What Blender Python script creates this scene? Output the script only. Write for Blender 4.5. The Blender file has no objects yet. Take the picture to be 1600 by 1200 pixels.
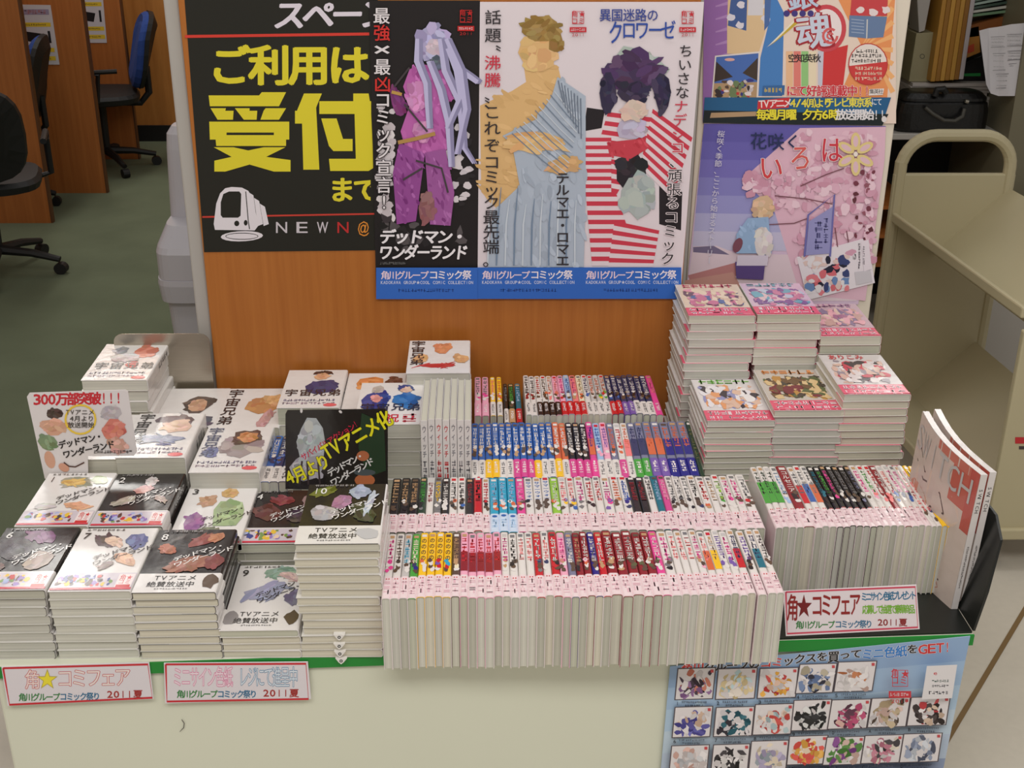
import bpy, math, random
from mathutils import Vector, Matrix
random.seed(7)
S = bpy.context.scene
COL = S.collection
# ------------------------------------------------------------------ camera
T = 0.40                                   # height of the display table
CAM = Vector((0.0, -1.528, 1.555))
FPX = 1922.55
AX = Vector((0.99957417, -0.00581148, 0.02859565))      # world x, y, z seen in camera axes (x right, y down, z forward)
AY = Vector((-0.02847666, -0.40816552, 0.91246369))
AZ = -Vector((-0.006369, 0.91288944, 0.4081572))
def ray(px, py):
    c = Vector((px-800, py-600, FPX)); return Vector((AX.dot(c), AY.dot(c), AZ.dot(c)))
def atY(px, py, a, b=0.0):                 # point of the vertical plane y = a + b x
    r = ray(px, py); t = (a+b*CAM.x-CAM.y)/(r.y-b*r.x); return CAM+r*t
def atZ(px, py, z):
    r = ray(px, py); return CAM+r*((z-CAM.z)/r.z)
def atX(px, py, x):
    r = ray(px, py); return CAM+r*((x-CAM.x)/r.x)
cam = bpy.data.cameras.new('camera'); co = bpy.data.objects.new('camera', cam); COL.objects.link(co)
cam.sensor_width = 36; cam.lens = 36*FPX/1600; cam.clip_start = .05
right = Vector((AX.x, AY.x, AZ.x)); down = Vector((AX.y, AY.y, AZ.y)); fwd = Vector((AX.z, AY.z, AZ.z))
m = Matrix((right, -down, -fwd)).transposed().to_4x4(); m.translation = CAM
co.matrix_world = m
S.camera = co
# ------------------------------------------------------------------ light
S.view_settings.view_transform = 'Standard'; S.view_settings.look = 'None'
S.view_settings.gamma = 1; S.view_settings.use_curve_mapping = False
S.view_settings.exposure = 0.0
w = bpy.data.worlds.new('world'); S.world = w; w.use_nodes = True
w.node_tree.nodes['Background'].inputs[0].default_value = (1.0, .965, .93, 1)
w.node_tree.nodes['Background'].inputs[1].default_value = 0.36
def area(name, loc, sx, sy, power, col=(1, .965, .91)):
    l = bpy.data.lights.new(name, 'AREA'); l.shape = 'RECTANGLE'; l.size = sx; l.size_y = sy; l.energy = power; l.color = col
    o = bpy.data.objects.new(name, l); o.location = loc; COL.objects.link(o); return o
area('ceiling_lamp_front', (-.2, -1.5, 2.75), 2.8, .8, 51)
area('ceiling_lamp_side', (1.4, -.6, 2.75), .5, 2.4, 14)
area('ceiling_lamp_middle', (-.3, .35, 2.75), 2.6, .3, 15)
area('ceiling_lamp_back', (-2.0, 4.3, 2.75), .3, 2.6, 34)
area('ceiling_lamp_far_right', (2.36, 4.6, 2.75), .3, 2.4, 20)

# ------------------------------------------------------------------ materials
def lin(c):
    if isinstance(c, str):
        c = c.lstrip('#'); c = tuple(int(c[i:i+2], 16)/255 for i in (0, 2, 4))
    elif max(c) > 1.001: c = tuple(v/255 for v in c)
    return tuple((v/12.92 if v <= .04045 else ((v+.055)/1.055)**2.4) for v in c)
def newmat(name, rough=.5, spec=.5, metal=0, coat=0):
    M = bpy.data.materials.new(name); M.use_nodes = True
    n = M.node_tree.nodes; b = n['Principled BSDF']
    b.inputs['Roughness'].default_value = rough; b.inputs['Specular IOR Level'].default_value = spec
    b.inputs['Metallic'].default_value = metal; b.inputs['Coat Weight'].default_value = coat
    b.inputs['Coat Roughness'].default_value = .12
    return M, n, M.node_tree.links, b
def solid(name, col, rough=.5, var=.06, scale=6, bump=0, bscale=200, spec=.5, metal=0, stretch=(1, 1, 1)):
    M, n, L, b = newmat(name, rough, spec, metal)
    tc = n.new('ShaderNodeTexCoord'); mp = n.new('ShaderNodeMapping'); mp.inputs['Scale'].default_value = stretch
    nz = n.new('ShaderNodeTexNoise'); nz.inputs['Scale'].default_value = scale; nz.inputs['Detail'].default_value = 5
    L.new(tc.outputs['Object'], mp.inputs['Vector']); L.new(mp.outputs[0], nz.inputs['Vector'])
    mx = n.new('ShaderNodeMix'); mx.data_type = 'RGBA'
    c = lin(col)
    mx.inputs[6].default_value = (*[v*(1-var*2) for v in c], 1); mx.inputs[7].default_value = (*[min(1, v*(1+var*2)) for v in c], 1)
    L.new(nz.outputs[0], mx.inputs[0]); L.new(mx.outputs[2], b.inputs['Base Color'])
    if bump:
        n2 = n.new('ShaderNodeTexNoise'); n2.inputs['Scale'].default_value = bscale; n2.inputs['Detail'].default_value = 3
        L.new(mp.outputs[0], n2.inputs['Vector'])
        bp = n.new('ShaderNodeBump'); bp.inputs['Strength'].default_value = bump; bp.inputs['Distance'].default_value = .002
        L.new(n2.outputs[0], bp.inputs['Height']); L.new(bp.outputs[0], b.inputs['Normal'])
    return M
def attr(name, rough, spec=.5, coat=0, lines=False, wrap=0):
    M, n, L, b = newmat(name, rough, spec, 0, coat)
    a = n.new('ShaderNodeVertexColor'); a.layer_name = 'Col'
    out = a.outputs[0]
    tc = n.new('ShaderNodeTexCoord')
    if lines:
        mp = n.new('ShaderNodeMapping'); mp.inputs['Scale'].default_value = (6, 6, 900)
        nz = n.new('ShaderNodeTexNoise'); nz.inputs['Scale'].default_value = 1; nz.inputs['Detail'].default_value = 4
        L.new(tc.outputs['Object'], mp.inputs['Vector']); L.new(mp.outputs[0], nz.inputs['Vector'])
        r = n.new('ShaderNodeMapRange'); r.inputs[1].default_value = .3; r.inputs[2].default_value = .7
        r.inputs[3].default_value = .80; r.inputs[4].default_value = 1.08
        L.new(nz.outputs[0], r.inputs[0])
        mm = n.new('ShaderNodeMix'); mm.data_type = 'RGBA'; mm.blend_type = 'MULTIPLY'; mm.inputs[0].default_value = 1
        L.new(out, mm.inputs[6]); L.new(r.outputs[0], mm.inputs[7]); out = mm.outputs[2]
    L.new(out, b.inputs['Base Color'])
    if wrap:
        n2 = n.new('ShaderNodeTexNoise'); n2.inputs['Scale'].default_value = 22; n2.inputs['Detail'].default_value = 2
        L.new(tc.outputs['Object'], n2.inputs['Vector'])
        bp = n.new('ShaderNodeBump'); bp.inputs['Strength'].default_value = wrap; bp.inputs['Distance'].default_value = .004
        L.new(n2.outputs[0], bp.inputs['Height']); L.new(bp.outputs[0], b.inputs['Normal'])
    return M
M_PAPER = attr('printed_paper', .55, .35)
M_GLOSS = attr('shrink_wrapped_print', .25, .5, .35, wrap=.5)
M_PAGES = attr('page_edges', .5, .3, .25, lines=True, wrap=.35)
M_PLAIN = attr('painted', .45, .4)
M_CAB = solid('cream_laminate', (222, 224, 205), .45, .015, 3)
M_BLACK = solid('black_sheet_metal', (26, 28, 26), .3, .1, 10)
M_GREEN = solid('green_edge_strip', (15, 135, 45), .4, .05)
M_CARPET = solid('carpet', (108, 116, 94), .95, .10, 5, .9, 900, .1)
M_TILE = solid('floor_tile', (200, 193, 180), .4, .03, 60)
M_CREAM = solid('cream_painted_steel', (182, 172, 140), .42, .02, 4)
M_STEEL = solid('brushed_steel', (180, 172, 158), .30, .05, 20, metal=.9, stretch=(1, 1, 12))
M_BIN = solid('grey_plastic', (185, 182, 188), .4, .02)
M_GREY = solid('grey_painted_metal', (176, 172, 166), .45, .02)
M_CHBLK = solid('black_plastic', (14, 14, 14), .6, .1)
M_BLUE = solid('blue_upholstery', (32, 62, 130), .9, .1, 60, .3)
M_LEATHER = solid('black_leather', (12, 12, 13), .35, .2, 40, .4, 120)
def woodmat(name, c1, c2, rough, sc=(45, 45, 1.6)):
    M, n, L, b = newmat(name, rough, .4)
    tc = n.new('ShaderNodeTexCoord'); mp = n.new('ShaderNodeMapping'); mp.inputs['Scale'].default_value = sc
    nz = n.new('ShaderNodeTexNoise'); nz.inputs['Scale'].default_value = 1.5; nz.inputs['Detail'].default_value = 8; nz.inputs['Roughness'].default_value = .6
    L.new(tc.outputs['Object'], mp.inputs['Vector']); L.new(mp.outputs[0], nz.inputs['Vector'])
    cr = n.new('ShaderNodeValToRGB'); cr.color_ramp.elements[0].position = .32; cr.color_ramp.elements[1].position = .7
    cr.color_ramp.elements[0].color = (*lin(c1), 1); cr.color_ramp.elements[1].color = (*lin(c2), 1)
    L.new(nz.outputs[0], cr.inputs[0]); L.new(cr.outputs[0], b.inputs['Base Color']); return M
M_WOOD = woodmat('orange_wood_veneer', (166, 98, 38), (180, 111, 48), .38)
M_WOOD2 = woodmat('partition_veneer', (160, 94, 42), (178, 108, 52), .5)
M_WOOD3 = woodmat('knotty_wall_veneer', (176, 112, 50), (206, 142, 72), .5, (12, 12, 1.2))

# ------------------------------------------------------------------ mesh helpers
def mk(name, verts, faces, mat, parent=None, cols=None, col=None, loc=None):
    if loc is not None: verts = [Vector(v)-loc for v in verts]
    me = bpy.data.meshes.new(name); me.from_pydata([tuple(v) for v in verts], [], faces)
    if cols is not None or col is not None:
        at = me.color_attributes.new('Col', 'FLOAT_COLOR', 'CORNER')
        buf = []
        for i, f in enumerate(faces):
            c = lin(cols[i]) if cols is not None else lin(col)
            buf += [c[0], c[1], c[2], 1.0]*len(f)
        at.data.foreach_set('color', buf)
    me.materials.append(mat); me.update()
    o = bpy.data.objects.new(name, me); COL.objects.link(o)
    if parent: o.parent = parent
    return o
def tag(o, label, cat, group=None):
    o['label'] = label; o['category'] = cat
    if group: o['group'] = group
    return o
def thing(name, label, cat, loc=(0, 0, 0), group=None, rz=0):
    o = bpy.data.objects.new(name, None); o.location = loc; o.rotation_euler = (0, 0, rz); o.empty_display_size = .02
    COL.objects.link(o); return tag(o, label, cat, group)
def struct(o): o['kind'] = 'structure'; return o
class MB:
    def __init__(s): s.v = []; s.f = []; s.c = []; s.cc = None
    def add(s, vs, fs):
        k = len(s.v); s.v += [Vector(v) for v in vs]
        for f in fs: s.f.append(tuple(i+k for i in f)); s.c.append(s.cc)
        return s
    def box(s, a, b):
        x0, y0, z0 = a; x1, y1, z1 = b
        return s.add([(x0,y0,z0),(x1,y0,z0),(x1,y1,z0),(x0,y1,z0),(x0,y0,z1),(x1,y0,z1),(x1,y1,z1),(x0,y1,z1)],
                     [(0,3,2,1),(4,5,6,7),(0,1,5,4),(1,2,6,5),(2,3,7,6),(3,0,4,7)])
    def prism(s, poly, d):                 # polygon of 3-D points extruded by vector d
        n = len(poly); d = Vector(d); P = [Vector(p) for p in poly]
        return s.add(P+[p+d for p in P], [tuple(range(n))[::-1], tuple(range(n, 2*n))]+[(i, (i+1) % n, n+(i+1) % n, n+i) for i in range(n)])
    def tube(s, pts, r, n=8, closed=False):
        P = [Vector(p) for p in pts]; k0 = len(s.v); R = r if isinstance(r, (list, tuple)) else [r]*len(P)
        vs = []; up = None
        for i, p in enumerate(P):
            a = P[i-1] if (i or closed) else p; b = P[(i+1) % len(P)] if (i < len(P)-1 or closed) else p
            d = (b-a).normalized()
            if up is None: up = Vector((0, 0, 1)) if abs(d.z) < .9 else Vector((1, 0, 0))
            s1 = d.cross(up).normalized(); s2 = s1.cross(d).normalized(); up = s2
            for j in range(n):
                t = 2*math.pi*j/n; vs.append(p+(s1*math.cos(t)+s2*math.sin(t))*R[i])
        fs = []; m_ = len(P)
        for i in range(m_ if closed else m_-1):
            for j in range(n):
                a = i*n+j; b = i*n+(j+1) % n; c = ((i+1) % m_)*n+(j+1) % n; d = ((i+1) % m_)*n+j
                fs.append((a, b, c, d))
        if not closed: fs += [tuple(range(n))[::-1], tuple(range((m_-1)*n, m_*n))]
        return s.add(vs, fs)
    def loft(s, rings):                    # list of equal rings
        n = len(rings[0]); vs = [p for r in rings for p in r]; fs = []
        for i in range(len(rings)-1):
            for j in range(n): fs.append((i*n+j, i*n+(j+1) % n, (i+1)*n+(j+1) % n, (i+1)*n+j))
        fs += [tuple(range(n))[::-1], tuple(range((len(rings)-1)*n, len(rings)*n))]
        return s.add(vs, fs)
    def put(s, name, mat, parent=None, loc=None, col=None, bevel=0):
        o = mk(name, s.v, s.f, mat, parent, s.c if s.cc is not None and col is None else None, col, loc)
        if bevel:
            b = o.modifiers.new('bevel', 'BEVEL'); b.width = bevel; b.segments = 2; b.limit_method = 'ANGLE'
        return o

# ------------------------------------------------------------------ lettering (glyph outlines of the built-in font, as flat print)
TMP = bpy.data.scenes.new('glyph_bench'); GL = {}
def ensure(chars, bold):
    bold = 0
    need = [c for c in dict.fromkeys(chars) if (c, bold) not in GL and not c.isspace()]
    if not need: return
    obs = []
    for c in need:
        cu = bpy.data.curves.new('g', 'FONT'); cu.body = c; cu.size = 1; cu.resolution_u = 2; cu.offset = 0
        o = bpy.data.objects.new('g', cu); TMP.collection.objects.link(o); obs.append((c, o, cu))
    vl = TMP.view_layers[0]; vl.update(); dg = vl.depsgraph
    for c, o, cu in obs:
        e = o.evaluated_get(dg); me = e.to_mesh()
        vs = [(v.co.x, v.co.y) for v in me.vertices]; fs = [tuple(p.vertices) for p in me.polygons]
        e.to_mesh_clear(); GL[(c, bold)] = (vs, fs)
    for c, o, cu in obs: bpy.data.objects.remove(o); bpy.data.curves.remove(cu)
SMALL = 'ぁぃぅぇぉゃゅょっァィゥェォャュョッ'
class Print:
    """flat print: shapes in (u, v) mapped by fn(u, v, layer) to 3-D"""
    def __init__(s, fn): s.fn = fn; s.v = []; s.f = []; s.c = []; s.l = 0
    def raw(s, pts, faces, col, layer=None):
        if layer is None: s.l += 1; layer = s.l
        k = len(s.v); s.v += [s.fn(u, v, layer) for u, v in pts]
        for f in faces: s.f.append(tuple(i+k for i in f)); s.c.append(col)
    def poly(s, pts, col): s.raw(pts, [tuple(range(len(pts)))], col)
    def rect(s, x0, y0, x1, y1, col): s.poly([(x0, y1), (x1, y1), (x1, y0), (x0, y0)], col)
    def ell(s, cx, cy, rx, ry, col, rot=0, n=14, wob=0):
        ca, sa = math.cos(rot), math.sin(rot); P = []
        for i in range(n):
            t = 2*math.pi*i/n; k = 1+random.uniform(-wob, wob); x = rx*k*math.cos(t); y = ry*k*math.sin(t)
            P.append((cx+x*ca-y*sa, cy+x*sa+y*ca))
        s.poly(P, col)
    def ring(s, cx, cy, rx, ry, w_, col, n=16, a0=0, a1=2*math.pi):
        P = []
        for i in range(n+1):
            t = a0+(a1-a0)*i/n; P.append((cx+rx*math.cos(t), cy+ry*math.sin(t)))
            P.append((cx+(rx-w_)*math.cos(t), cy+(ry-w_)*math.sin(t)))
        s.raw(P, [(2*i, 2*i+1, 2*i+3, 2*i+2) for i in range(n)], col)
    def line(s, pts, w_, col):
        P = []
        for i, p in enumerate(pts):
            a = pts[max(0, i-1)]; b = pts[min(len(pts)-1, i+1)]; dx, dy = b[0]-a[0], b[1]-a[1]; L = math.hypot(dx, dy) or 1
            ww = w_[i] if isinstance(w_, (list, tuple)) else w_
            P += [(p[0]-dy/L*ww/2, p[1]+dx/L*ww/2), (p[0]+dy/L*ww/2, p[1]-dx/L*ww/2)]
        s.raw(P, [(2*i, 2*i+1, 2*i+3, 2*i+2) for i in range(len(pts)-1)], col)
    def star(s, cx, cy, r, col, sy=1):
        P = [(cx+(r if i % 2 == 0 else r*.4)*math.sin(math.pi*i/5), cy-sy*(r if i % 2 == 0 else r*.4)*math.cos(math.pi*i/5)) for i in range(10)]
        s.raw(P+[(cx, cy)], [(i, (i+1) % 10, 10) for i in range(10)], col)
    def glyph(s, c, x, y, w_, h, col, bold=0, rot=0, layer=None, shear=0, fit=False):
        """cell with top left x, y and size w_, h (v grows downwards)"""
        ensure(c, bold); vs, fs = GL[(c, 0)]
        if not vs: return
        ca, sa = math.cos(rot), math.sin(rot); P = []
        x0 = min(v[0] for v in vs); x1 = max(v[0] for v in vs)
        wide = ord(c) > 0x2000
        for gx, gy in vs:
            u = gx if (wide and not fit) else (gx-x0)/max(.05, (x1-x0))*.86+.07 if (x1-x0) > .25 or fit else gx-x0+.5-(x1-x0)/2
            v = .86-gy if wide else .86-gy*1.08
            u = u-.5+shear*(.5-v); v -= .5
            u *= w_; v *= h
            P.append((x+w_/2+u*ca-v*sa, y+h/2+u*sa+v*ca))
        if layer is None: s.l += 1; layer = s.l
        F = [tuple(f)[::-1] for f in fs]
        if bold:
            dx = w_*bold*.00085; dy = h*bold*.00065
            offs = ((-dx, 0), (dx, 0), (0, -dy), (0, dy)) if bold < 30 else ((-dx, -dy*.5), (dx, -dy*.5), (-dx, dy*.5), (dx, dy*.5), (0, -dy), (0, dy), (0, 0))
            for k, (ox, oy) in enumerate(offs): s.raw([(u+ox, v+oy) for u, v in P], F, col, layer+k*.12)
        else: s.raw(P, F, col, layer)
    def text(s, t, x, y, h, col, w_=None, vert=False, bold=15, slope=0, shear=0, pitch=None, rot=None, outline=None):
        w_ = w_ or h; ensure(t, bold)
        if outline:
            ol = lambda *a, **k: s.text(t, x, y, h, outline[0], w_, vert, outline[1], slope, shear, pitch, rot); ol()
        s.l += 1; L = s.l; cx, cy = x, y; r = math.atan(slope) if rot is None else rot
        for c in t:
            half = ord(c) < 0x2000
            ww = w_*(.62 if half and not vert else 1)
            cc = col
            if not c.isspace(): 
                if c == 'ー' and vert: s.glyph(c, cx, cy, w_, h, cc, bold, math.pi/2, L)
                else: s.glyph(c, cx, cy, ww, h, cc, bold, r, L, shear)
            if vert: cy += (pitch or h); cx -= slope*(pitch or h)
            else:
                st = (pitch or w_)*(.66 if half else 1)
                cx += st; cy += slope*st
    def scrib(s, x, y, w_, h, n, col, vert=True):   # unreadably small characters as bundles of strokes
        s.l += 1; L = s.l
        for i in range(n):
            cx, cy = (x, y+i*h/n) if vert else (x+i*w_/n, y)
            cw, ch = (w_, h/n*.86) if vert else (w_/n*.86, h)
            for k in range(3):
                if random.random() < .5:
                    yy = cy+random.random()*ch*.85; s.raw([(cx, yy), (cx, yy+ch*.17), (cx+cw, yy+ch*.17), (cx+cw, yy)], [(0, 1, 2, 3)], col, L)
                else:
                    xx = cx+random.random()*cw*.8; s.raw([(xx, cy), (xx, cy+ch), (xx+cw*.2, cy+ch), (xx+cw*.2, cy)], [(0, 1, 2, 3)], col, L)
    def blobs(s, x0, y0, x1, y1, pal, n, r, wob=.3):
        for i in range(n):
            a = random.uniform(.35, 1)*r; b = random.uniform(.35, 1)*r
            cx = random.uniform(x0+a, x1-a) if x1-x0 > 2*a else (x0+x1)/2; cy = random.uniform(y0+b, y1-b) if y1-y0 > 2*b else (y0+y1)/2
            a = min(a, (x1-x0)/2); b = min(b, (y1-y0)/2); q = min(a, b, )
            s.ell(cx, cy, a/(1+wob), b/(1+wob), random.choice(pal), 0 if True else 0, 9, wob)
    def daub(s, cx, cy, rx, ry, col, rot=0, n=10, k=.42, j=22):
        ca, sa = math.cos(rot), math.sin(rot)
        s.ell(cx, cy, rx*.8, ry*.8, col, rot, 10, .2)
        for i in range(n):
            a = random.random()*6.283; r = random.random()**.5*.72; x = rx*r*math.cos(a); y = ry*r*math.sin(a); d = random.uniform(-j, j)
            s.ell(cx+x*ca-y*sa, cy+x*sa+y*ca, rx*k*random.uniform(.5, 1), ry*k*random.uniform(.3, .8), tuple(min(255, max(0, c+d+random.uniform(-6, 6))) for c in col), rot+random.uniform(-.7, .7), 7, .25)
    def dpoly(s, pts, col, n=30, size=8, j=20, ang=1.2):
        s.poly(pts, col); x0 = min(p[0] for p in pts); x1 = max(p[0] for p in pts); y0 = min(p[1] for p in pts); y1 = max(p[1] for p in pts); c_ = 0
        def inside(x, y):
            r = False; m_ = len(pts)
            for i in range(m_):
                (ax, ay), (bx, by) = pts[i], pts[i-1]
                if (ay > y) != (by > y) and x < (bx-ax)*(y-ay)/(by-ay)+ax: r = not r
            return r
        for _ in range(n*4):
            x = random.uniform(x0, x1); y = random.uniform(y0, y1)
            if not inside(x, y): continue
            d = random.uniform(-j, j); s.ell(x, y, size*random.uniform(.3, .8), size*random.uniform(.12, .3), tuple(min(255, max(0, c+d)) for c in col), ang+random.uniform(-.5, .5), 7, .2)
            c_ += 1
            if c_ >= n: break
    def put(s, name, mat, parent, loc=None, label=None):
        if not s.f: return None
        o = mk(name, s.v, s.f, mat, parent, s.c, None, loc)
        if label: o['label'] = label
        return o
EPS = 1.0e-5
def planeY(a, b=0.0, off=.0006):
    return lambda u, v, l: (lambda p: Vector((p.x, p.y-off-l*EPS, p.z)))(atY(u, v, a, b))

# ================================================================== THE SETTING
fl = MB().box((-4.5, -3, -.1), (4.5, 9, 0)); floor = struct(fl.put('floor', M_TILE))
MB().box((-4.5, .78, 0), (.9, 8.9, .004)).put('carpet', M_CARPET, floor)
a = atZ(1600, 955, 0); b = atZ(1475, 1165, 0); d = (b-a).normalized(); q = Vector((-d.y, d.x, 0))*.005
a2 = a-d*1.2; b2 = b+d*1.5
MB().prism([a2-q, b2-q, b2+q, a2+q], (0, 0, .002)).put('floor_seam', solid('brass_seam', (120, 95, 60), .5), floor)
# far wall with baseboard
yw = atZ(262, 221, 0).y
struct(MB().box((-4.5, yw, 0), (4.5, yw+.1, 2.8)).put('wall_back', M_WOOD3))
struct(MB().box((-4.5, yw-.015, .0), (4.5, yw, .09)).put('baseboard_back', M_CHBLK))
struct(MB().box((-4.6, -3, 0), (-4.5, 9, 2.8)).put('wall_left', M_WOOD3))
struct(MB().box((4.5, -3, 0), (4.6, 9, 2.8)).put('wall_right', M_GREY))

# wood veneer panel that carries the posters, with grey side trim
YB = .815
pl = atY(280, 0, YB); plb = atY(337, 610, YB); xl = (pl.x+plb.x)/2; xr = atY(1096, 0, YB).x
B = thing('display_board', 'tall orange wood veneer board standing behind the comics, grey trim on its left edge', 'display board', ((xl+xr)/2, YB, 0))
BL = B.location.copy()
MB().box((xl, YB, 0), (xr, YB+.03, 1.95)).put('veneer_panel', M_WOOD, B, BL, bevel=.002)
MB().box((xl-.03, YB+.012, 0), (xl-.001, YB+.06, 1.95)).put('side_trim', M_GREY, B, BL, bevel=.004)
MB().box((xl, YB+.031, 0), (xr, YB+.055, 1.95)).put('back_panel', M_GREY, B, BL)

# low cabinet under the books; its front runs slightly askew
FA, FB = .044, .0359
def fy(x): return FA+FB*x
def topslab(x0, x1, z0, z1, back=.82, inset=0.): 
    return MB().prism([(x0, fy(x0)+inset, z0), (x1, fy(x1)+inset, z0), (x1, back, z0), (x0, back, z0)], (0, 0, z1-z0))
XR = .785
K = thing('display_cabinet', 'low cream cabinet with a green-edged top carrying all the comics', 'cabinet', (0, .4, 0)); KL = K.location.copy()
MB().prism([(-.735, fy(-.735)+.002, 0), (XR-.006, fy(XR)+.002, 0), (XR-.006, .81, 0), (-.70, .81, 0), (-.70, .15, 0), (-.735, .15, 0)], (0, 0, T-.022)).put('body', M_CAB, K, KL, bevel=.004)
MB().prism([(-.93, fy(-.93), T-.021), (XR, fy(XR), T-.021), (XR, .813, T-.021), (-.78, .813, T-.021), (-.78, .42, T-.021), (-.69, .38, T-.021), (-.69, .21, T-.021), (-.86, .19, T-.021), (-.93, .10, T-.021)], (0, 0, .021)).put('top_panel', M_CAB, K, KL)
MB().prism([(-.93, fy(-.93)-.003, T-.02), (XR+.002, fy(XR)-.003, T-.02), (XR+.002, fy(XR)-.0003, T-.02), (-.93, fy(-.93)-.0003, T-.02)], (0, 0, .0195)).put('edge_strip', M_GREEN, K, KL)['label'] = 'bright green edge strip'
s = Print(planeY(FA, FB, .0004)); s.line([(284, 1124), (288, 1130), (287, 1137), (281, 1143)], [1.2, 1.4, 1.4, .8], (90, 85, 80)); s.put('scratch_mark', M_PLAIN, K, KL)

# ================================================================== BOOKS
RW = .182
def cover_mesh(w_, d, t, ctop, cspine, th=.0007, z0=0., y0=None, y1=None, grow=0.):
    """U-shaped wrap: front board on top, spine at +x, back board below"""
    y0 = -d/2 if y0 is None else y0; y1 = d/2 if y1 is None else y1; g = grow; r = min(.003, t*.3)
    xo = w_/2+g; xi = -w_/2
    out = [(xi, -g), (xo-r, -g), (xo-r*.3, r*.3), (xo, r), (xo, t-r), (xo-r*.3, t-r*.3), (xo-r, t+g), (xi, t+g)]
    inn = [(xi, -g+th), (xo-r, -g+th), (xo-r*.3-th, r*.3+th), (xo-th, r), (xo-th, t-r), (xo-r*.3-th, t-r*.3-th), (xo-r, t+g-th), (xi, t+g-th)]
    n = 8; V = []
    for yy in (y0, y1):
        V += [(x, yy, z) for x, z in out]+[(x, yy, z) for x, z in inn]
    F = []; C = []
    for i in range(n-1):
        c = cspine if 1 <= i <= 5 else ctop
        F.append((i, i+1, 16+i+1, 16+i)); C.append(c)
        F.append((8+i+1, 8+i, 24+i, 24+i+1)); C.append((225, 222, 215))
        F.append((i+1, i, 8+i, 8+i+1)); C.append(c); F.append((16+i, 16+i+1, 24+i+1, 24+i)); C.append(c)
    F += [(0, 16, 24, 8), (7, 15, 31, 23)]; C += [ctop, ctop]
    return V, F, C
PAGE_T = [(206, 203, 188), (212, 210, 198), (196, 196, 178), (202, 200, 190), (214, 208, 190), (190, 188, 174)]
def page_mesh(w_, d, t, col):
    x0, x1, y0, y1, z0, z1 = -w_/2+.0015, w_/2-.0012, -d/2+.0012, d/2-.0012, .0008, t-.0008
    m_ = MB().box((x0, y0, z0), (x1, y1, z1)); return m_.v, m_.f
def book_root(label, group, name='comic_book', cat='book'):
    return thing(name, label, cat, (0, 0, 0), group)
def build_book(root, w_, d, t, ctop, cspine, obi=None, obi_h=.052, page=None, mat=None):
    mat = mat or M_GLOSS
    v, f = page_mesh(w_, d, t, page); mk('page_block', v, f, M_PAGES, root, None, page or random.choice(PAGE_T))
    v, f, c = cover_mesh(w_, d, t, ctop, cspine); cv = mk('cover', v, f, mat, root, c)
    ob = None
    if obi:
        v, f, c = cover_mesh(w_, d, t, obi, obi, .0005, 0, -d/2+.0005, -d/2+obi_h, .0005); ob = mk('paper_band', v, f, mat, root, c)
    return cv, ob
def spine_fn(w_, d, t, off=.0004):
    return lambda u, v, l: Vector((w_/2+off+l*EPS, d/2-v*d, t*(1-u)))
def top_fn(w_, d, t, off=.0006):
    return lambda u, v, l: Vector((-w_/2+u*w_, d/2-v*d, t+off+l*EPS))
ORD = 'first second third fourth fifth sixth seventh eighth ninth tenth eleventh twelfth thirteenth fourteenth fifteenth sixteenth seventeenth eighteenth nineteenth'.split()
def ordn(i):
    if i < 20: return ORD[i-1]
    t_ = {2: 'twent', 3: 'thirt', 4: 'fort', 5: 'fift'}[i//10]
    return t_+'ieth' if i % 10 == 0 else t_+'y-'+ORD[i % 10-1]
C = dict(w=(226, 220, 216), k=(30, 26, 26), dg=(30, 60, 40), g=(70, 160, 60), lg=(150, 200, 60), y=(245, 195, 30), br=(90, 70, 55), r=(200, 30, 40), dr=(140, 30, 38),
         p=(240, 170, 195), hp=(230, 70, 150), mg=(215, 72, 145), b=(52, 98, 172), db=(35, 35, 130), cy=(50, 165, 200), te=(20, 110, 130), pu=(120, 90, 170), lb=(160, 190, 225),
         o=(215, 105, 62), gy=(120, 118, 120), lgy=(196, 192, 190), sl=(120, 122, 150), cr=(235, 225, 195), ol=(90, 95, 60), tan=(190, 150, 110), f=(240, 130, 130), nv=(45, 55, 95))
NM = dict(w='white', k='black', dg='dark green', g='green', lg='lime green', y='yellow', br='brown', r='red', dr='dark red', p='pale pink', hp='bright pink', mg='magenta', b='blue', db='deep blue',
          cy='sky blue', te='teal', pu='purple', lb='light blue', o='orange', gy='grey', lgy='light grey', sl='slate', cr='cream', ol='olive', tan='tan', f='salmon', nv='navy')
PINKOBI = (234, 214, 217)
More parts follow.
